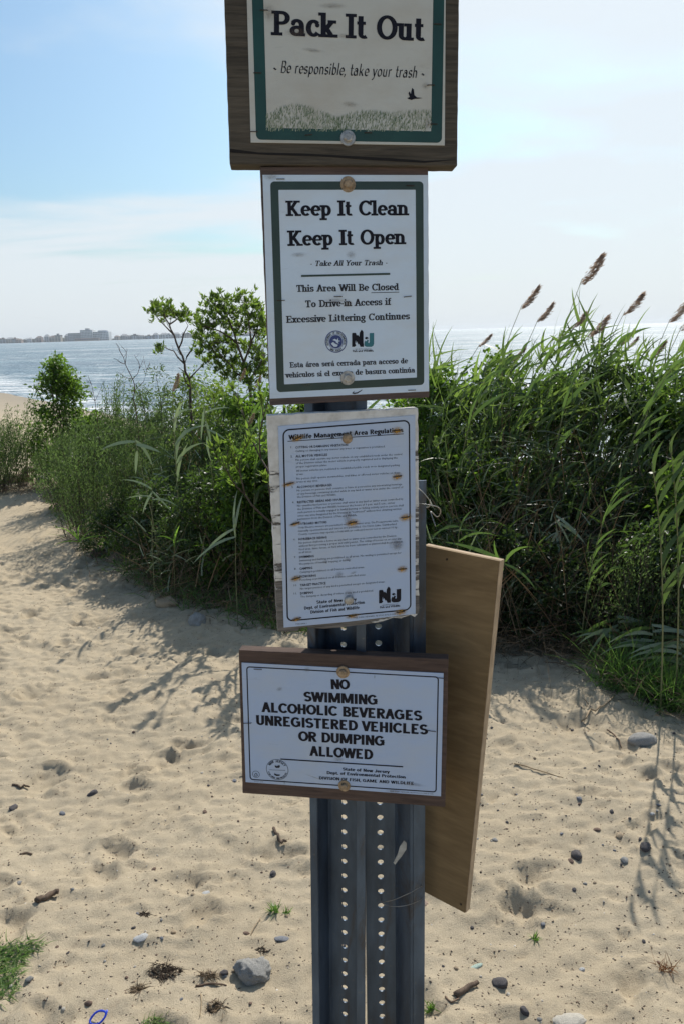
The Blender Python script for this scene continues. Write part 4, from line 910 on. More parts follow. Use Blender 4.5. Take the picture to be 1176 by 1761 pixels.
# ---- reeds ----
def bez(p0, p1, p2_, u): return p0*(1-u)**2+p1*2*u*(1-u)+p2_*u*u
def one_leaf(p, d, L, W, mat, root, bend=.7, wind=.5, name='leaf', roll=None):
    d = d+Vector((R_.gauss(0, .12), R_.gauss(0, .15), R_.gauss(0, .14)))
    P = np.array([[p.x, p.y, p.z]]); D = np.array([[d.x, d.y, d.z]])
    fl = np.array([[roll[0], roll[1], roll[2]]]) if roll else np.array([[R_.uniform(-.5, .5), -1, R_.uniform(.0, .8)]])
    return ribbons(name, P, D, np.array([L]), np.array([W]), mat, root, seg=5, bend=bend, wind=(wind, 0, 0), flat=fl)
def plume(root, P, d, L, mat, n=330, droop=.8, wid=.04):
    """drooping one-sided seed head from P along d"""
    u = NR.rand(n)**.8; base = np.array([P])+np.outer(u, np.array(d)*L); base[:, 2] -= .10*L*u**2
    w = wid*np.sin(np.pi*np.clip(u*.88+.10, 0, 1))**.7
    off = np.stack([NR.rand(n)*1.2-.12, NR.normal(size=n)*.45, -NR.rand(n)*droop], 1)*w[:, None]
    D = np.array([d])*1.0+np.stack([NR.rand(n)*.8, NR.normal(size=n)*.3, -NR.rand(n)*.6], 1)
    return leaves('plume', base+off, D, NR.uniform(.018, .036, n)*L/.16, NR.uniform(.003, .0055, n)*L/.16, mat, root)
def reed(base, tip, label=None, group=None, has_plume=True, nleaf=9, plen=.17, lf=.27, from_u=.34, lw=.017, mat=None, pm=None, name='reed', bendk=.6, wind=.55):
    root = empty(name, base); tag(root, label, 'reed', group)
    T_ = tip-base; c = Vector((T_.x*.12, T_.y*.2, T_.z*.62)); pts = [bez(Vector(), c, T_, k/10) for k in range(11)]
    mb = MB(); mb.tube([Vector((0, 0, -.03))]+pts[1:], .0042, 5, .0016); mb.build('stalk', m_stalk, root, True)
    for k in range(nleaf):
        u = from_u+((.80 if has_plume else .95)-from_u)*k/max(1, nleaf-1)+R_.uniform(-.02, .02); p = bez(Vector(), c, T_, u); tg = (bez(Vector(), c, T_, min(1, u+.03))-p).normalized()
        s_ = 1 if k % 2 else -1; sd = R_.uniform(.25, .7)
        d = tg*.9+Vector((.35+.28*s_, s_*.35*sd, .12)); L = lf*R_.uniform(.7, 1.1)*(1.0 if u < .8 else .72)
        one_leaf(p, d, L, lw*R_.uniform(.7, 1.15), mat or m_reed, root, bend=bendk*R_.uniform(.5, 1.6), wind=wind*R_.uniform(.6, 1.5))
    if has_plume:
        p = pts[-1]; d = (pts[-1]-pts[-2]).normalized(); d = (d+Vector((.35, 0, .1))).normalized(); plume(root, tuple(p-d*plen*.15), tuple(d), plen, pm or m_plume, wid=.17*plen)
    return root
def copy_tree(o, parent=None):
    c = o.copy(); COL.objects.link(c)
    if parent: c.parent = parent
    for ch in o.children: copy_tree(ch, c)
    return c

# --- right bank: dense shrubs ---
def at_dist(px, Y): p = atY(px, 600, Y); return p.x
big_ = [ # px, Y, width, height, kind, label
 (745, 5.1, .85, 1.48, 'v', 'dark leafy vine covered shrub just right of the sign post'),
 (800, 4.7, .8, 1.00, 'v', 'lower leafy shrub behind the top of the plywood panel'),
 (850, 5.3, .9, 1.46, 'v', 'dark rounded shrub with broad leaves left of the tall reeds'),
 (950, 5.2, .9, 1.36, 'v', 'dense shadowy shrub below the tallest reed plume'),
 (1045, 5.0, .9, 1.40, 'd', 'dark fine leaved shrub in the middle of the right bank'),
 (1140, 4.9, .9, 1.38, 'v', 'leafy shrub near the right end of the bank under the reeds'),
 (1240, 4.6, .9, 1.40, 'v', 'bushy shrub cut by the right edge of the view'),
 (790, 4.15, .55, .62, 'd', 'low dark shrub behind the left half of the plywood panel'),
 (870, 4.05, .6, .58, 'd', 'low dark shrub just right of the plywood panel'),
 (960, 4.0, .65, .60, 'd', 'low dark shrub under the pale bent reed'),
 (1060, 3.95, .6, .55, 'd', 'low dark shrub left of the silvery reed blades'),
 (1160, 3.75, .6, .60, 'd', 'low dark shrub behind the silvery reed at the right edge'),
 (905, 4.55, .7, .80, 'd', 'low shaded shrub right of the plywood top corner'),
 (1010, 4.45, .7, .78, 'd', 'low dark shrub behind the bright young reed shoots'),
 (1120, 4.25, .75, .85, 'd', 'low dark shrub behind the silvery reed blades on the right'),
 (1215, 4.0, .7, .95, 'v', 'low leafy shrub in the right corner of the bank'),
 (700, 5.7, .8, 1.25, 'v', 'leafy shrub mostly hidden behind the white notices'),
 (620, 5.6, .9, 1.15, 'd', 'dark shrub glimpsed behind the post between the notices'),
]
for px, Y, w, h, kd, lb in big_:
    x = at_dist(px, Y)
    if kd == 'v': clumpy(x, Y, w, h, lb, ncl=int(70+30*R_.random()), per=80, clr=R_.uniform(.09, .13), shape=R_.uniform(1.2, 3), mat=m_vine, dep=.75, leaf=(.040, .026))
    else: clumpy(x, Y, w, h*R_.uniform(.75, 1.15), lb, ncl=60, per=80, clr=.085, shape=1.2, mat=m_dark, dep=.7, leaf=(.034, .017))
feathery(at_dist(1060, 3.75), 3.75, .6, .62, 'feathery grey green weed in front of the right bank', per=80, nst=40, leaf=(.02, .006))
feathery(at_dist(1165, 3.6), 3.6, .6, .75, 'feathery weed beside the reeds at the far right of the bank', per=80, nst=40, leaf=(.02, .006))
feathery(at_dist(880, 4.1), 4.1, .45, .33, 'small weedy tuft at the foot of the shrubs right of the panel', per=70, nst=24, leaf=(.02, .006), mat=m_dark)
# plume bearing reeds, one by one: plume tip px,py ; distance ; label
PR = [((1000,480), 4.9, .19, 'tallest reed with a narrow brown plume against the sky'),
 ((897,524), 4.9, .15, 'reed with a dark brown plume above the shrub right of the green bordered sign'),
 ((925,548), 5.0, .13, 'reed with a stubby plume just right of the dark brown plume'),
 ((985,560), 5.1, .12, 'short reed with a plume tucked under the tallest reed'),
 ((1014,572), 4.8, .15, 'reed with a tan plume right below the tallest reed'),
 ((1074,535), 4.9, .15, 'reed with a slanting brown plume between the tallest reed and the right edge'),
 ((1066,590), 5.2, .11, 'short reed with a small dark plume over the glittering water'),
 ((1078,596), 5.6, .10, 'thin reed with a pale small plume over the glittering water'),
 ((1152,548), 4.7, .15, 'reed with an upright tan plume near the right edge'),
 ((1172,560), 4.4, .15, 'reed with a plume cut by the right edge of the view'),
 ((824,592), 5.3, .10, 'short reed with a thin plume beside the green bordered sign'),
 ((878,618), 5.0, .11, 'reed with a drooping pale plume half hidden among leaves'),
 ((1118,612), 5.0, .13, 'reed with a faded drooping plume near the right edge')]
for (px, py), Y, pl, lb in PR:
    tip = atY(px, py, Y); base = Vector((tip.x-R_.uniform(.28, .42), Y+R_.uniform(-.1, .15), 0)); base.z = gz(base.x, base.y)
    reed(base, tip, lb, 'plumed reeds on the right bank', True, 7, pl*1.12, .27, .45)
# reeds without plumes: a few built, the rest copies
protos = []
for i in range(6):
    h_ = [1.0, 1.15, 1.25, 1.35, 1.1, 1.3][i]
    protos.append(reed(Vector((0, 0, 0)), Vector((.22+.04*i, R_.uniform(-.1, .05), h_)), None, None, False, [9, 7, 8, 6, 8, 7][i], lf=[.27, .2, .24, .29, .18, .23][i], from_u=[.4, .5, .35, .55, .45, .4][i], bendk=[.6, 1.1, .4, .8, 1.3, .5][i], wind=[.5, .2, .7, .35, .1, .6][i]))
spots = []
for i in range(50):
    px = R_.uniform(742, 1330); Y = R_.uniform(4.35, 5.5); spots.append((at_dist(px, Y)-.22, Y, R_.uniform(.82, 1.16)))
for i in range(9): px = R_.uniform(1040, 1320); Y = R_.uniform(3.6, 4.2); spots.append((at_dist(px, Y)-.1, Y, R_.uniform(.5, .75)))
for i in range(10): px = R_.uniform(250, 520); Y = R_.uniform(4.9, 6.2); spots.append((at_dist(px, Y), Y, R_.uniform(.5, .68)))
for i, (x, y, s_) in enumerate(spots):
    o = protos[i] if i < 6 else copy_tree(protos[i % 6])
    o.location = (x, y, gz(x, y)); o.scale = (s_,)*3; o.rotation_euler = (R_.uniform(-.08, .08), R_.uniform(-.16, .07), R_.uniform(-.8, .8))
    lr = 'right' if x > .35 else 'left'
    tag(o, 'leafy green reed without a plume growing on the %s bank' % lr, 'reed', 'leafy reeds on the %s bank' % lr)
# chaotic blades and broken stems that fill the banks: nobody could count them
def thicket(name, lb, n, mat, x0, x1, y0, y1, top, L, W, up=.6, kind='thicket', zf=None, wx=.35, bend=.7, seg=4):
    P = np.zeros((n, 3)); 
    for i in range(n):
        pxl = R_.uniform(x0, x1); y = R_.uniform(y0, y1); x = at_dist(pxl, y); t_ = top(pxl, y); P[i] = (x, y, gz(x, y)+t_*R_.random()**.55)
    D = NR.normal(size=(n, 3))*np.array([.8, .6, .7])+np.array([.35, -.1, up])
    o = ribbons(name, P, D, NR.uniform(.4, 1.4, n)*L, NR.uniform(.5, 1.4, n)*W, mat, None, seg=seg, bend=bend, wind=(wx, 0, 0)); return tag(o, lb, kind, kind='stuff')
topR = lambda px, y: max(.25, min(1.36+(.13 if px > 990 else 0)+.10*math.sin(px*.021)+.06*math.sin(px*.053), .30+(y-3.75)*1.05))
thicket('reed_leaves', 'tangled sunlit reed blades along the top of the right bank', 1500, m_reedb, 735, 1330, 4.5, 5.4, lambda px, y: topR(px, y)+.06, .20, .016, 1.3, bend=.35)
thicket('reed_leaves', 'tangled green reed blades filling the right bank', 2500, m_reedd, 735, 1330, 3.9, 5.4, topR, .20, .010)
thicket('reed_leaves', 'tangled pale dusty blades in the right bank', 900, m_reed2, 735, 1330, 3.8, 5.2, topR, .15, .007)
thicket('dead_stalks', 'slanting dead brown stalks through the right bank', 2000, m_straw, 780, 1330, 3.75, 4.9, lambda px, y: topR(px, y)*.6, .50, .0045, 1.0, wx=.0, bend=.15)
topL = lambda px, y: max(.25, min(1.0, .30+(y-4.7)*.45))
thicket('reed_leaves', 'tangled green reed blades in the left bank', 1300, m_reedd, 230, 530, 4.75, 6.4, topL, .17, .009)
thicket('reed_leaves', 'tangled pale dusty blades in the left bank', 520, m_reed2, 215, 500, 4.7, 6.0, topL, .15, .008)
thicket('dead_stalks', 'slanting dead brown stalks through the left bank', 700, m_straw, 220, 560, 4.6, 5.8, lambda px, y: topL(px, y)*.6, .38, .0045, 1.0, wx=.0, bend=.15)
# tall growth standing behind the notices, throwing long streaks over the left sand
for bx, by, hh_, lb in ((-.30, 4.55, 1.42, 'tall reed behind the left edge of the painted notice'), (-.12, 4.7, 1.5, 'tall reed hidden behind the painted notice'), (-.55, 4.75, 1.22, 'tall thin reed left of the painted notice'), (.02, 4.6, 1.35, 'tall reed hidden behind the posts')):
    b0 = Vector((bx, by, gz(bx, by))); reed(b0, b0+Vector((.12, 0, hh_)), lb, None, False, 9, lf=.24, from_u=.42, lw=.018)
branchy(-.2, 4.65, 1.38, 'crooked leafy bush standing behind the notices', 'bayberry_bush', 'shrub', .5, 4, lean=.0, r0=.016, seed=31, rosette=12, nmain=3)
# two reeds just past the right edge, whose shadows reach the sand
for bx, by, hh_, lb in ((1.31, 3.15, 1.10, 'thin reed at the right edge throwing a forked shadow on the sand'), (1.40, 3.22, 1.15, 'second thin reed at the right edge throwing its shadow on the sand')):
    b0 = Vector((bx, by, gz(bx, by))); reed(b0, b0+Vector((-.15, -.15, hh_)), lb, None, False, 11, lf=.22, from_u=.40, lw=.018, mat=m_reedd)
# bright young shoots and pale bent blades standing out on the right
def shoot(px, py, Y, lean, lb, blades, mat, L=.22, W=.014):
    tip = atY(px, py, Y); root = empty('reed_shoot', (tip.x-lean, Y, gz(tip.x-lean, Y))); tag(root, lb, 'reed'); T_ = tip-root.location
    mb = MB(); mb.tube([(0, 0, -.02), (T_.x*.3, 0, T_.z*.5), tuple(T_)], .003, 5, .0014); mb.build('stalk', m_stalk, root)
    for (dx, dz, l) in blades: one_leaf(T_*R_.uniform(.84, 1), Vector((dx, R_.uniform(-.5, .3), dz)), L*l*R_.uniform(.7, 1.15), W*R_.uniform(.6, 1.1), mat, root, bend=R_.uniform(.3, 1.5), wind=R_.uniform(-.1, .5))
    return root
shoot(1000, 985, 3.95, .02, 'bright yellow green reed shoot right of the panel', [(-.15,1,1),(.05,1,.9),(.25,1,1),(.9,.3,1.5),(.8,-.1,1.3),(-.8,.1,.7),(.5,-.7,1.2)], m_young, .16, .013)
shoot(1110, 970, 3.85, .03, 'yellow green reed shoot near the right edge', [(-.3,1,1),(.2,1,1),(-.8,.5,.9),(.7,.6,1.3),(.9,.1,1.4)], m_young, .17, .013)
shoot(955, 885, 4.0, -.03, 'reed with pale bent blades hanging from its top', [(.8,-.3,1.3),(.6,-.8,1.1),(.3,-1,.8),(-.3,-.9,1),(-.15,-1,.9),(1,-.1,.8)], m_reed2, .20, .015)
shoot(870, 955, 3.7, .1, 'reed with long blades crossing the top of the panel', [(-1,.35,1.3),(-1,.1,1.2),(-.6,.6,1),(.2,.9,1),(.7,-.5,1)], m_reed, .24, .018)
shoot(790, 905, 3.9, .05, 'thin upright reed blades behind the panel', [(.35,1,1.2),(.6,.8,1.2),(-.7,.4,1),(.9,.1,1),(-1,-.1,1)], m_reed, .2, .011)
def bigfrond(px, py, Y, lb):
    tip = atY(px, py, Y); root = empty('reed_shoot', (tip.x+.05, Y, gz(tip.x+.05, Y))); tag(root, lb, 'reed'); T_ = tip-root.location
    mb = MB(); mb.tube([(0, 0, -.02), (.01, 0, T_.z*.5), tuple(T_)], .004, 5, .002); mb.build('stalk', m_stalk, root)
    for k in range(11): 
        s_ = -1 if k % 2 else 1
        one_leaf(T_*(.45+.055*k), Vector((s_*1.0+.1, -.3, .55-.05*k)), .26, .018, m_reed2 if k % 3 else m_reed, root, bend=.9, wind=.1)
    return root
bigfrond(1120, 1075, 3.45, 'silvery green reed with spread blades at the right above the round stone')
bigfrond(1168, 1100, 3.35, 'silvery green reed cut by the right edge above the round stone')
bigfrond(1060, 1060, 3.6, 'green reed with spread blades left of the silvery ones')
# --- low grass and dead litter along the feet of the banks (nobody could count it) ---
def scatter_strip(pxs, n, spread, mat, name, L, W, up=.6, bend=.8, kind='stuff', lift=0.):
    pts = [ground_at(*p) for p in pxs]; P = []
    for i in range(n):
        k = R_.uniform(0, len(pts)-1.001); j = int(k); q_ = pts[j].lerp(pts[j+1], k-j)
        x = q_.x+R_.gauss(0, spread); y = q_.y+abs(R_.gauss(0, spread*1.6)); P.append((x, y, gz(x, y)+R_.uniform(0, lift)-.004))
    n = len(P); D = NR.normal(size=(n, 3))*np.array([.7, .7, .3])+np.array([.1, -.1, up]); o = ribbons(name, P, D, NR.uniform(.5, 1.4, n)*L, NR.uniform(.6, 1.3, n)*W, mat, None, seg=4, bend=bend, wind=(.2, 0, 0)); tag(o, kind=kind); return o
edgeR = [(745, 1105), (800, 1125), (860, 1140), (930, 1135), (1000, 1140), (1060, 1165), (1120, 1210), (1176, 1235), (1240, 1260)]
edgeL = [(-40, 850), (60, 850), (110, 885), (150, 930), (200, 975), (260, 1010), (320, 1040), (400, 1068), (480, 1085), (560, 1095)]
o = scatter_strip(edgeR, 1700, .11, m_straw, 'dead_stalks', .14, .0035, .35, 1.0, lift=.10); tag(o, 'tangle of dead brown stalks under the right bank', 'litter')
o = scatter_strip([(x+30, y-45) for x, y in edgeR], 700, .13, m_straw, 'dead_stalks', .50, .004, 1.3, .4); tag(o, 'upright dead brown stalks in the right bank', 'litter')
o = scatter_strip(edgeL, 2600, .12, m_straw, 'dead_stalks', .14, .004, .35, 1.0, lift=.08); tag(o, 'tangle of dead brown stalks under the left bank', 'litter')
o = scatter_strip([(1060, 1180), (1100, 1195), (1140, 1215), (1190, 1230)], 1100, .05, m_grass, 'grass', .22, .004, 1.2, .8); tag(o, 'clump of green grass above the round stone', 'grass')
o = scatter_strip(edgeL[2:], 1300, .08, m_grass, 'grass', .16, .004, 1.0, .8); tag(o, 'green grass along the foot of the left bank', 'grass')
# --- left bank ---
L_ = [ # px, Y, w, h
 (135, 6.6, 1.15, .95, 'f', 'rounded feathery green shrub at the front left of the bank'),
 (235, 6.3, 1.0, 1.06, 'f', 'feathery yellow green shrub next to the drooping reed'),
 (330, 5.9, .9, 1.10, 'f', 'feathery shrub behind the tan plumed reed'),
 (420, 5.6, .8, 1.12, 'f', 'feathery shrub between the tan plumed reed and the sign'),
 (105, 7.7, .9, .90, 'f', 'low feathery shrub at the foot of the narrow dark shrub'),
 (215, 7.9, 1.1, 1.16, 'f', 'hazy green shrub behind the front feathery ones'),
 (310, 7.4, 1.0, 1.2, 'f', 'hazy green shrub under the two open branched bayberries'),
 (20, 9.3, 1.5, .95, 'f', 'wide grey green shrub at the left edge of the view'),
 (-45, 8.8, 1.3, .85, 'f', 'grey green shrub cut by the left edge of the view'),
]
for px, Y, w, h, kd, lb in L_: feathery(at_dist(px, Y), Y, w, h, lb, per=110, nst=85, leaf=(.030, .008))
clumpy(at_dist(250, 5.35), 5.35, .7, .62, 'dark low leafy shrub at the front of the left bank', ncl=70, per=80, mat=m_dark, leaf=(.036, .014))
clumpy(at_dist(340, 5.05), 5.05, .7, .85, 'dark shaded shrub above the two half buried stones', ncl=75, per=80, mat=m_dark, leaf=(.036, .014))
clumpy(at_dist(430, 4.9), 4.9, .7, 1.02, 'leafy shrub left of the painted notice board', ncl=80, per=80, mat=m_vine, leaf=(.038, .022))
clumpy(at_dist(505, 5.0), 5.0, .7, 1.2, 'shrub showing behind the left edge of the notices', ncl=80, per=80, mat=m_dark, leaf=(.036, .018))
clumpy(at_dist(425, 6.1), 6.1, .9, 1.32, 'bright leafy shrub below the right bayberry', ncl=70, per=80, mat=m_vine, leaf=(.044, .026))
clumpy(at_dist(545, 6.2), 6.2, .8, 1.2, 'leafy shrub hidden behind the green bordered sign', ncl=70, per=70, mat=m_vine)
clumpy(at_dist(170, 5.95), 5.95, .5, .42, 'low dark weedy shrub at the front edge of the left sand', ncl=45, per=80, mat=m_dark, leaf=(.03, .012))
clumpy(at_dist(370, 6.9), 6.9, 1.0, 1.32, 'mixed shrub with reddish leaves below the left bayberry', ncl=50, per=70, mat=m_bay, leaf=(.04, .015))
x = at_dist(95, 9.0); clumpy(x, 9.0, .78, 1.50, 'narrow dark green upright shrub against the beach at left', ncl=95, per=75, mat=m_vine, leaf=(.048, .022), dep=.6, shape=1.3, clr=.13, name='upright_shrub')
clumpy(at_dist(335, 7.5), 7.5, .9, 1.36, 'loose leafy shrub round the foot of the slender bayberry', ncl=60, per=75, mat=m_bay, leaf=(.042, .016))
clumpy(at_dist(265, 7.8), 7.8, 1.0, 1.28, 'mixed green shrub left of the slender bayberry', ncl=60, per=75, mat=m_mug, leaf=(.036, .013))
feathery(at_dist(195, 8.3), 8.3, 1.1, 1.24, 'pale feathery shrub right of the narrow dark shrub', per=110, nst=80, leaf=(.034, .010))
x = at_dist(150, 8.9); clumpy(x, 8.8, .7, .85, 'bright leafy shrub right of the narrow dark shrub', ncl=60, per=70, mat=m_vine, leaf=(.05, .03))
def pixel_shrub(Y, limbs, clusters, label, name, bark, r0, mat=None, lf=(.045, .016), n_=34, crad=.075, dz=.16, seed=3):
    """open shrub standing at distance Y: each limb a crooked tapering branch, each cluster a ball of leaf rosettes"""
    rd = random.Random(seed); b0 = atY(*limbs[0][0], Y); z = gz(b0.x, Y); root = empty(name, (b0.x, Y, z)); tag(root, label, 'shrub'); mb = MB(); dep = {}
    def W(p, d): v = atY(p[0], p[1], Y+d); return v-Vector((b0.x, Y, z))
    for k, lb in enumerate(limbs):
        d0 = dep.get(lb[0], 0.); pts = []; n = len(lb); d1 = d0+rd.uniform(-dz, dz)*(k > 0)
        for i, p in enumerate(lb): d = d0+(d1-d0)*i/(n-1); dep.setdefault(p, d); pts.append(W(p, dep[p]))
        if k == 0: pts.insert(0, Vector((0, 0, -.03)))
        fine = []
        for i in range(len(pts)-1):
            for u in (0, .5): fine.append(pts[i].lerp(pts[i+1], u)+Vector((rd.gauss(0, 1), rd.gauss(0, 1), 0))*.008*(u > 0))
        fine.append(pts[-1]); r = r0 if k == 0 else r0*.55; mb.tube(fine, r, 5, r*.35)
        for i in range(2, len(fine)-1):                               # side twigs
            if rd.random() < .75:
                e = fine[i]+Vector((rd.uniform(-1, 1), rd.uniform(-1, 1), rd.uniform(.2, 1.1))).normalized()*rd.uniform(.05, .12); mb.tube([fine[i], fine[i].lerp(e, .5)+Vector((0, 0, -.008)), e], r*.28, 4, r*.14)
    P = []; D = []
    for c in clusters:
        o_ = W(c[:2], rd.uniform(-dz, dz)); near_ = min((W(l[-1], dep[l[-1]]) for l in limbs), key=lambda v: (v-o_).length); cr_ = crad*(c[2] if len(c) > 2 else 1)
        mb.tube([near_, near_.lerp(o_, .5)+Vector((0, 0, .01)), o_], r0*.18, 4, r0*.1)
        for q_ in range(int(n_*cr_/crad)//3):                          # rosettes of upright leaves at the twig ends
            t0 = o_+Vector((rd.gauss(0, .5), rd.gauss(0, .5), rd.gauss(.1, .42)))*cr_; ax = (t0-o_)*6+Vector((0, 0, .7)); mb.tube([o_, t0], r0*.1, 3, r0*.06)
            for m in range(8): P.append(tuple(t0-Vector((0, 0, .012*m/4)))); D.append(tuple(ax+Vector((rd.gauss(0, 1), rd.gauss(0, 1), rd.gauss(.2, .5)))*.8))
    mb.build('branches', bark, root, True)
    if P:
        n = len(P); o = leaves('foliage', P, D, NR.uniform(.6, 1.25, n)*lf[0], NR.uniform(.7, 1.2, n)*lf[1], mat or m_bay, root); o['kind'] = 'stuff'
    return root
pixel_shrub(7.0, [[(328,690),(326,652),(318,626),(308,600),(300,576),(292,558),(283,536)], [(300,576),(284,560),(268,542)], [(292,558),(306,548),(322,538)], [(318,626),(300,604),(282,596)], [(318,626),(331,600),(338,580),(342,562)], [(326,652),(345,632),(360,612)], [(308,600),(316,575),(324,560)], [(326,665),(316,645),(308,632)]],
  [(263,535,.8),(274,526),(284,531),(276,542,.9),(296,536),(308,542,.9),(322,534,.8),(331,541,.7),(318,552,.7),(290,545,.8),(281,597,.7),(274,600,.5),(341,563,.6),(268,528,.6)], 'slender open branched bayberry rising above the water at left', 'bayberry_bush', m_bark, .014)
pixel_shrub(6.7, [[(432,690),(428,655),(420,625),(408,590),(396,555),(384,530)], [(420,625),(432,590),(428,550),(422,520)], [(432,590),(445,560),(448,535)], [(408,590),(380,570),(352,560)], [(396,555),(372,535),(362,518)], [(428,655),(405,640),(380,610),(362,590)], [(428,655),(446,635),(456,610)], [(384,530),(388,515)]],
  [(358,517,.9),(370,521,.8),(386,514),(380,530),(395,540),(366,540,.7),(415,512,.9),(425,518),(440,522,.9),(450,530,.8),(410,535),(430,540,1.1),(448,548),(345,552,.9),(352,566),(342,578,.8),(365,560),(380,556,1.1),(395,565,1.1),(412,562,1.1),(430,565,1.1),(448,570),(372,585),(390,590,1.1),(410,592,1.1),(430,592),(450,592),(360,600,.8),(385,610),(405,615),(440,615),(456,618),(372,615,.8),(350,590,.8),(455,556,.9),(420,630),(440,640),(400,632),(380,628),(360,622,.8),(450,632),(410,645),(432,655),(455,645),(388,645),(345,608,.7)],
  'fuller leafy bayberry beside the left edge of the green bordered sign', 'bayberry_bush', m_bark, .016, n_=42, seed=8)
pixel_shrub(7.3, [[(234,700),(232,672),(229,652),(216,626),(207,604),(200,590)], [(229,652),(240,634),(247,618)], [(232,672),(248,656),(253,636),(247,612)], [(216,626),(206,622),(196,616)], [(216,626),(218,606),(209,596)], [(240,634),(238,620),(232,610)], [(229,652),(214,648),(204,640)], [(253,636),(258,622)]], [], 'bare leafless shrub standing against the water', 'bare_shrub', m_redbark, .0055, seed=5)
pixel_shrub(7.6, [[(168,720),(164,690),(158,660),(152,645)], [(164,690),(174,668),(180,655)], [(158,660),(148,655)], [(164,690),(156,678),(148,672)]], [], 'small bare twigs right of the narrow dark shrub', 'bare_shrub', m_redbark, .004, seed=6)
# tan plume reed and drooping pale blades on the left
tip = atY(297, 668, 5.1); b0 = Vector((tip.x-.02, 5.1, 0)); b0.z = gz(b0.x, b0.y)
rt = reed(b0, tip, 'reed with a fluffy tan plume in the middle of the left bank', None, True, 6, .12, .26, .5, .024, m_reed2, m_tanplume, bendk=1.6, wind=.1)
for px, py, Y, lb in ((412, 652, 6.0, 'reed with a ragged tan plume left of the sign'), (438, 665, 5.6, 'reed with a drooping tan plume close to the sign edge'), (425, 730, 5.2, 'short reed with a small tan plume left of the painted notice')):
    tip = atY(px, py, Y); b0 = Vector((tip.x-.1, Y, 0)); b0.z = gz(b0.x, b0.y); reed(b0, tip, lb, None, True, 6, .10, .25, .5, .02, m_reed, m_tanplume)
shoot(232, 752, 4.9, -.1, 'reed with two curled pale blades in the left bank', [(-.9,.1,1.2),(-.2,-1,1),(.6,-.6,1.2),(.9,-.2,1)], m_reed2, .2, .022)
shoot(352, 700, 4.9, -.04, 'reed with narrow hanging silver blades left of the signs', [(.3,-.9,1.2),(.9,-.3,1),(-.3,-1,1),(.8,.3,.9),(-.1,-1,.7)], m_reed2, .2, .014)
shoot(262, 830, 4.7, .04, 'reed with crossed pale blades low in the left bank', [(-1,.2,1),(1,.1,1),(-.5,-.8,1),(.5,-.8,1.1),(-.8,.7,1)], m_reed2, .17, .013)
shoot(405, 900, 4.35, .02, 'reed with one long pale blade pointing left, left of the painted notice', [(-1,-.2,1.4),(-.8,-.55,1.2),(.1,1,1.3),(.35,1,1.1)], m_reed2, .2, .016)
shoot(300, 925, 4.75, .02, 'bright green reed shoot low in the left bank', [(-.2,1,1.2),(.1,1,1.1),(-.5,.8,1),(.7,.5,1)], m_young, .15, .012)
shoot(135, 925, 5.6, -.05, 'bright green reed shoot at the front edge of the left bank', [(-.7,.8,1.2),(-.3,1,1.2),(.1,1,1.2),(.5,.9,1),(-1,.4,1),(.8,.5,1)], m_young, .17, .011)
x = at_dist(305, 6.3); root = feathery(x, 6.3, .22, 1.1, 'rust brown seeded weed beside the tan plume', nst=10, per=110, mat=m_rustleaf, leaf=(.022, .009))

# ================= stones, driftwood and litter on the sand =================
def stonemat(name, c, sc=18):
    m, t, b = mat_new(name); f = noise(t, sc, 7, .65); g = noise(t, sc*6, 4, .7)
    k = mth(t, 'ADD', mth(t, 'MULTIPLY', f, .6), mth(t, 'MULTIPLY', g, .4))
    t.links.new(ramp(t, k, [(.32, tuple(x*.5 for x in c)), (.5, c), (.66, tuple(min(.8, x*1.5) for x in c))]), b.inputs['Base Color']); b.inputs['Roughness'].default_value = .85; bump(t, b, k, .8, .004); return m
SM = {'grey': stonemat('grey stone', (.27, .26, .24)), 'dark': stonemat('dark stone', (.085, .075, .075)), 'brown': stonemat('brown stone', (.17, .11, .08)), 'pale': stonemat('pale stone', (.48, .44, .37)), 'tan': stonemat('tan stone', (.34, .26, .17)), 'blue': stonemat('bluish stone', (.19, .195, .21)), 'pink': stonemat('pinkish stone', (.36, .26, .20)), 'shell': stonemat('shell', (.44, .44, .43), 60), 'glass': stonemat('pale green glass', (.42, .52, .44), 60)}
def rock_mesh(sub, rough, seed, sx=1, sy=1, sz=1):
    import bmesh
    from mathutils import noise as mn
    bm = bmesh.new(); bmesh.ops.create_icosphere(bm, subdivisions=sub, radius=1)
    o = Vector((seed*3.7, seed*1.3, seed*2.1))
    cuts = [Vector((random.Random(seed*10+i).gauss(0, 1), random.Random(seed*11+i).gauss(0, 1), random.Random(seed*12+i).gauss(0, 1))).normalized() for i in range(7)]
    for v in bm.verts:
        p = v.co.copy(); r = 1+rough*(mn.noise(p*1.3+o)*1.0+mn.noise(p*3+o)*.45+mn.noise(p*7+o)*.24+mn.noise(p*17+o)*.10)
        q_ = p*r
        for c in cuts:
            d = q_.dot(c)-.86
            if d > 0: q_ -= c*d*.6
        v.co = Vector((q_.x*sx, q_.y*sy, q_.z*sz))
    me = bpy.data.meshes.new('stone'); bm.to_mesh(me); bm.free(); me.polygons.foreach_set('use_smooth', [True]*len(me.polygons)); return me
def stone(px, py, wpx, hk, kind, label, name='stone', cat='stone', group=None, sub=3, rough=.30, sink=.42, rz=None, flat_=.6):
    p = ground_at(px, py); dist = (Vector((0, 0, EYE))-p).length; r = wpx/2*dist/FPX*1.0
    me = rock_mesh(sub, rough, R_.randrange(999)); o = link(name, me, SM[kind]); o.scale = (r, r*hk, r*flat_)
    o.location = (p.x, p.y, gz(p.x, p.y)+r*flat_*(1-sink*2)*.5); o.rotation_euler = (R_.uniform(-.15, .15), R_.uniform(-.15, .15), R_.uniform(0, 3) if rz is None else rz); tag(o, label, cat, group); return o
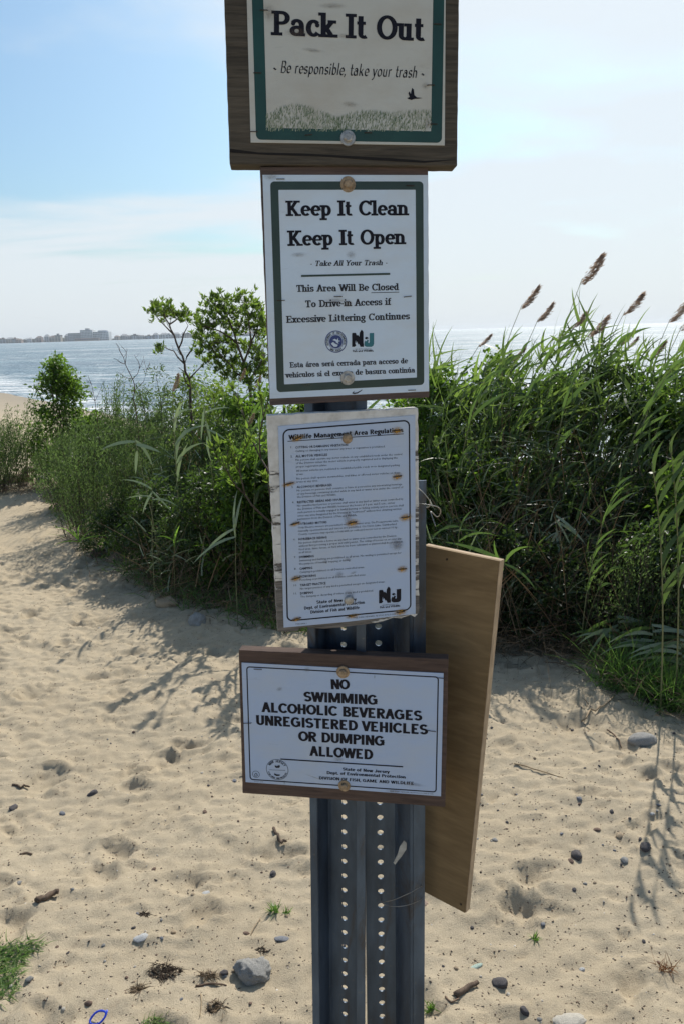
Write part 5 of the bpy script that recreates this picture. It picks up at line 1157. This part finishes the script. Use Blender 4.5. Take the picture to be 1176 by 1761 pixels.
stone(436, 1675, 49, .95, 'grey', 'large rough grey rock on the sand left of the post foot', 'rock', 'rock', sub=5, rough=.42, sink=.2, flat_=.72, rz=.3)
stone(1104, 1275, 44, .7, 'grey', 'round grey stone in the reed shadows at right', sub=4, rough=.12, rz=0)
stone(340, 1070, 44, .7, 'grey', 'half buried pale stone at the foot of the left bank, nearest the notices', sub=4, sink=.35)
stone(288, 1040, 40, .8, 'tan', 'half buried tan stone left of the larger pale one', sub=4, sink=.35)
stone(203, 962, 34, .9, 'pink', 'pinkish pale stone against the left bank', sub=4, flat_=.75)
stone(172, 955, 36, .9, 'brown', 'brown stone beside the pinkish one', sub=4)
stone(28, 828, 42, .7, 'tan', 'wide tan rock in the pile at the far left', 'rock', 'rock', sub=4, rz=.2)
stone(50, 812, 22, 1, 'pink', 'upright pinkish rock in the pile at the far left', 'rock', 'rock', sub=4, flat_=.9)
stone(75, 826, 24, .8, 'grey', 'grey rock at the right of the far left pile', 'rock', 'rock', sub=4)
stone(40, 835, 16, .8, 'brown', 'small brown rock in front of the far left pile', 'rock', 'rock')
stone(2, 832, 22, .8, 'tan', 'tan rock cut by the left edge in the pile', 'rock', 'rock')
stone(991, 1472, 17, 1.3, 'dark', 'black oval stone standing out right of the panel', flat_=.9, rz=0)
stone(980, 1481, 10, 1, 'brown', 'small reddish stone touching the black oval one')
stone(1109, 1457, 20, .8, 'dark', 'dark stone among the reed shadows at right')
stone(1065, 1439, 16, .8, 'tan', 'tan stone with a dark edge in the reed shadows')
stone(1073, 1480, 15, .8, 'grey', 'pale grey stone under the tip of the reed shadow')
stone(1121, 1396, 8, .8, 'shell', 'tiny white shell between the reed shadows', 'shell', 'shell')
stone(1026, 1427, 9, 1.3, 'brown', 'small brown stone left of the reed shadows')
stone(995, 1374, 10, .8, 'blue', 'small bluish stone above the black oval one')
stone(859, 1692, 24, .75, 'dark', 'flat dark grey stone at the lower right')
stone(783, 1665, 8, .9, 'tan', 'small orange tan stone near the green glass')
stone(816, 1663, 24, .35, 'glass', 'pale green glass shard on the sand at the lower right', 'glass_shard', 'glass', flat_=.15, rz=.4)
stone(978, 1757, 44, .6, 'pale', 'flat pale rock at the bottom edge of the right sand', 'rock', 'rock', sub=4, flat_=.28, sink=.4, rz=0, rough=.35)
stone(901, 1737, 17, .6, 'dark', 'dark stone at the bottom right of the post', flat_=.6)
stone(243, 1614, 22, .7, 'shell', 'bluish white broken shell at the lower left', 'shell', 'shell', flat_=.35, rough=.4)
stone(484, 1615, 22, .6, 'blue', 'flat bluish striped shell left of the post', 'shell', 'shell', flat_=.3, rz=0)
stone(386, 1672, 13, .8, 'dark', 'small black stone left of the large grey rock')
stone(470, 1503, 13, .8, 'dark', 'dark stone below the curved twig')
stone(424, 1606, 10, .8, 'brown', 'small brown stone above the large grey rock')
stone(354, 1538, 16, .7, 'shell', 'white shell fragment in the middle of the left sand', 'shell', 'shell', flat_=.3)
stone(160, 1366, 18, .6, 'dark', 'dark stone on the left sand')
stone(24, 1390, 16, .7, 'dark', 'dark stone near the left edge of the sand')
stone(404, 1343, 9, .8, 'blue', 'small bluish stone left of the lowest sign')
stone(353, 1397, 11, .6, 'brown', 'brown stone below left of the lowest sign')
stone(108, 1400, 12, .7, 'blue', 'bluish stone at the left of the sand')
stone(730, 1555, 14, .7, 'pink', 'pinkish stone beside the post edge under the panel')
stone(33, 1519, 9, .8, 'grey', 'small grey stone above the driftwood at left')
stone(51, 1684, 11, .7, 'grey', 'small grey stone below the grass patch')
stone(850, 1445, 10, .8, 'grey', 'small grey stone right of the panel')
stone(1000, 1668, 10, .8, 'shell', 'small white shell at the lower right', 'shell', 'shell')
stone(933, 1590, 9, .8, 'blue', 'bluish stone above the green seedling')
# pebbles big enough to see singly, alike: one group
peb = [rock_mesh(2, .35, 50+i) for i in range(6)]
kinds = ['dark', 'brown', 'dark', 'grey', 'dark', 'tan', 'blue', 'dark', 'brown', 'pale']
pm = {}
for i in range(210):
    px = R_.uniform(0, 1176); py = 1000+760*R_.random()**.8
    if i % 4 == 0: px = R_.uniform(730, 1120); py = R_.uniform(1210, 1500)
    if py < 1130 and (px > 250): py += 200
    p = ground_at(px, py); k = kinds[i % 10]; key = (i % 6, k)
    if key not in pm: me = peb[i % 6].copy(); me.materials.clear(); me.materials.append(SM[k]); pm[key] = me
    o = bpy.data.objects.new('pebble', pm[key]); COL.objects.link(o); r = R_.uniform(.0028, .0075)*(1 if R_.random() < .85 else 1.5)
    o.scale = (r, r*R_.uniform(.6, 1), r*R_.uniform(.45, .8)); o.location = (p.x, p.y, gz(p.x, p.y)+r*.02); o.rotation_euler = (R_.uniform(-.4, .4), R_.uniform(-.4, .4), R_.uniform(0, 6))
    kn = {'dark': 'dark', 'brown': 'brown', 'grey': 'grey', 'tan': 'tan', 'blue': 'blue grey', 'pale': 'pale'}[k]; sd = 'left of the posts' if p.x < 0 else 'right of the posts'
    tag(o, 'small %s pebble lying on the dry sand %s' % (kn, sd), 'pebble', '%s pebbles on the sand %s' % (kn, sd))
# grit, bark crumbs and shell dust: uncounted
n = 20000; V = []; F = []; tet = np.array([[1, 0, -.2], [-.5, .87, -.2], [-.5, -.87, -.2], [0, 0, .9]]); ft = np.array([[0, 2, 1], [0, 1, 3], [1, 2, 3], [2, 0, 3]])
Vs = np.zeros((n, 4, 3)); 
for i in range(n):
    y = 1.4+R_.random()**1.2*5; x = R_.uniform(-.62, .62)*y*1.1; r = R_.uniform(.0012, .0042); a = R_.uniform(0, 6.28)
    ca, sa = math.cos(a), math.sin(a); q_ = tet*np.array([r*R_.uniform(.8, 2.2), r, r*.7]); Vs[i] = np.stack([q_[:, 0]*ca-q_[:, 1]*sa+x, q_[:, 0]*sa+q_[:, 1]*ca+y, q_[:, 2]+gz(x, y)], 1)
me = npmesh('grit', Vs.reshape(-1, 3), (np.arange(n)[:, None, None]*4+ft[None]).reshape(-1, 3))
m_grit, t, b = mat_new('grit'); geo = t.nodes.new('ShaderNodeNewGeometry'); t.links.new(ramp(t, geo.outputs['Random Per Island'], [(0, (.05, .04, .035)), (.55, (.12, .085, .06)), (.8, (.25, .18, .12)), (.93, (.28, .2, .13)), (1, (.65, .62, .56))]), b.inputs['Base Color']); b.inputs['Roughness'].default_value = .9
tag(link('grit', me, m_grit), 'grit, bark crumbs and shell bits strewn over the sand', 'grit', kind='stuff')
# driftwood and twigs
m_drift = wood('driftwood', (.06, .042, .030), (.17, .12, .085), (30, 6, 30), 8, .6)
m_twig = simple('brown twig', (.13, .085, .055), .9, .35, 60); m_ltwig = simple('light twig', (.30, .22, .13), .9, .3, 60)
def stick(name, pxs, r0, r1, mat, label, cat='twig', lift=.004, n=7):
    P = []
    for i in range(len(pxs)-1):
        for k in range(4):
            u = k/4; P.append((pxs[i][0]*(1-u)+pxs[i+1][0]*u, pxs[i][1]*(1-u)+pxs[i+1][1]*u))
    P.append(pxs[-1]); Q = [ground_at(*p) for p in P]; zz = max(gz(q_.x, q_.y) for q_ in Q); Q = [Vector((q_.x, q_.y, .5*gz(q_.x, q_.y)+.5*zz+r0*.5)) for q_ in Q]
    b0 = Q[0].copy(); mb = MB(); mb.tube([q_-b0+Vector((R_.uniform(-1, 1), R_.uniform(-1, 1), R_.uniform(-1, 1)))*r0*.25 for q_ in Q], r0, n, r1); o = mb.build(name, mat, None, True); o.location = b0; tag(o, label, cat); return o
stick('driftwood', [(63, 1552), (82, 1545), (103, 1540)], .0095, .0075, m_drift, 'short dark piece of driftwood on the left sand', 'driftwood', n=9)
stick('twig', [(471, 1427), (478, 1438), (485, 1447), (492, 1451)], .0055, .004, m_drift, 'short curved dark twig left of the post below the lowest sign')
stick('twig', [(883, 1315), (925, 1327), (968, 1338)], .0028, .0015, m_ltwig, 'long thin straight twig right of the panel')
stick('twig', [(1000, 1245), (1030, 1222), (1056, 1200)], .004, .0025, m_ltwig, 'pale stick at the edge of the shade under the right bank')
stick('twig', [(1043, 1258), (1060, 1270), (1068, 1283)], .0035, .002, m_twig, 'short brown stick left of the round grey stone')
stick('driftwood', [(782, 1713), (800, 1704), (822, 1694)], .0085, .0055, m_drift, 'flat dark driftwood sliver at the lower right', 'driftwood', n=9)
stick('twig', [(337, 1697), (360, 1693), (390, 1695)], .003, .002, m_twig, 'forked brown twig left of the large grey rock')
stick('twig', [(432, 1609), (441, 1592), (449, 1580)], .0015, .001, m_ltwig, 'thin straw standing above the large grey rock')
stick('twig', [(22, 1350), (42, 1354), (52, 1357)], .005, .003, m_drift, 'dark twig near the left edge of the sand')
stick('twig', [(35, 1470), (48, 1469), (56, 1471)], .004, .003, m_drift, 'small dark twig above the driftwood at left')
stick('twig', [(346, 1710), (347, 1730), (345, 1750)], .0014, .001, m_ltwig, 'thin pale stem at the bottom left of the rock')
stick('twig', [(765, 1716), (775, 1725), (788, 1722)], .0028, .002, m_twig, 'short twig left of the driftwood sliver')
def tuft(px, py, n, rad, L, W, mat, label, cat, name, up=.8, bend=.9, sq=.6, bl=True):
    p = ground_at(px, py); P = []
    for i in range(n):
        a = R_.uniform(0, 6.28); r = math.sqrt(R_.random())*rad; x = math.cos(a)*r; y = math.sin(a)*r*sq; P.append((x, y, gz(p.x+x, p.y+y)-p.z))
    D = NR.normal(size=(n, 3))*np.array([.8, .8, .4 if up > .3 else .15])+np.array([0, 0, up]); o = ribbons(name, P, D, NR.uniform(.5, 1.3, n)*L, NR.uniform(.6, 1.3, n)*W, mat, None, seg=4, bend=bend, wind=(.1, 0, 0)); o.location = (p.x, p.y, p.z); return tag(o, label, cat)
m_weed = simple('dried seaweed', (.055, .035, .020), .9, .5, 50)
tuft(284, 1672, 700, .040, .022, .0014, m_weed, 'matted dark brown seaweed clump at the lower left', 'seaweed', 'seaweed', .10, 1.2)
tuft(240, 1702, 120, .016, .030, .002, m_straw, 'small tan straw tuft beside the seaweed', 'straw', 'straw_tuft', .15, 1)
tuft(357, 1678, 130, .018, .024, .002, m_straw, 'tan dried plant bits left of the black stone', 'straw', 'straw_tuft', .3, 1.3)
tuft(372, 1734, 140, .022, .024, .002, m_straw, 'yellowish dried stems near the bottom of the sand', 'straw', 'straw_tuft', .3, 1.3)
tuft(248, 1572, 100, .013, .018, .002, m_weed, 'tiny dark dried weed above the shell', 'seaweed', 'seaweed', .1, 1.0)
tuft(449, 1633, 100, .013, .016, .002, m_weed, 'tiny dark dried weed just above the large grey rock', 'seaweed', 'seaweed', .1, 1.0)
def grass_patch(poly, n, L, W, label, seedx):
    P = []; rd = random.Random(seedx); xs = [p[0] for p in poly]; ys = [p[1] for p in poly]
    while len(P) < n:
        x = rd.uniform(min(xs), max(xs)); y = rd.uniform(min(ys), max(ys)); ins = False; j = len(poly)-1
        for i in range(len(poly)):
            if (poly[i][1] > y) != (poly[j][1] > y) and x < (poly[j][0]-poly[i][0])*(y-poly[i][1])/(poly[j][1]-poly[i][1])+poly[i][0]: ins = not ins
            j = i
        if ins: q_ = ground_at(x, y); P.append((q_.x+rd.gauss(0, .006), q_.y+rd.gauss(0, .006), q_.z-.003))
    n = len(P); D = NR.normal(size=(n, 3))*np.array([.7, .6, .3])+np.array([.5, 0, .45]); o = ribbons('grass_tuft', P, D, NR.uniform(.4, 1.3, n)*L, NR.uniform(.6, 1.3, n)*W, m_lawn, None, seg=4, bend=.7, wind=(.3, 0, 0)); return tag(o, label, 'grass')
m_lawn = leafmat('light lawn grass', (.09, .16, .05), (.19, .28, .10), (.26, .42, .09), .3, .06, 9, dry=(.36, .32, .17))
grass_patch([(-60,1640),(0,1626),(30,1622),(60,1616),(76,1620),(60,1634),(40,1650),(34,1672),(20,1700),(22,1716),(4,1722),(-60,1716)], 1500, .036, .0026, 'patch of green grass at the lower left edge', 4)
grass_patch([(236,1761),(248,1754),(262,1751),(282,1756),(292,1762),(280,1775),(245,1775)], 190, .026, .0024, 'small green grass tuft at the bottom edge', 6)
tuft(474, 1568, 40, .014, .035, .0035, m_grass, 'green seedling left of the post', 'seedling', 'seedling', 1.2, .6)
tuft(493, 1570, 26, .008, .02, .003, m_grass, 'tiny green seedling beside the bigger one', 'seedling', 'seedling', 1.2, .6)
tuft(920, 1616, 30, .007, .022, .003, m_grass, 'tiny green seedling alone on the right sand', 'seedling', 'seedling', 1.0, .8)
tuft(740, 1737, 34, .009, .026, .003, m_grass, 'green seedling touching the right of the post foot', 'seedling', 'seedling', 1.0, .8)
tuft(1141, 1668, 40, .022, .040, .0018, m_rustleaf, 'dry reddish sprig at the lower right', 'weed', 'dry_sprig', .9, .6)
# blue plastic loop
m_blue = simple('blue plastic', (.02, .06, .55), .3, .1, 50)
p = ground_at(170, 1758); P = []
for k in range(22):
    a = 2*math.pi*k/20; P.append((math.cos(a)*.019*(1+.12*math.sin(2*a)), math.sin(a)*.012, .010+.009*math.sin(a+.6)))
P.append((.021, .010, .022)); mb = MB(); mb.tube(P, .0026, 7); o = mb.build('plastic_loop', m_blue, None, True); o.location = p+Vector((0, 0, .003)); tag(o, 'small bright blue plastic loop half sunk in the sand', 'litter')
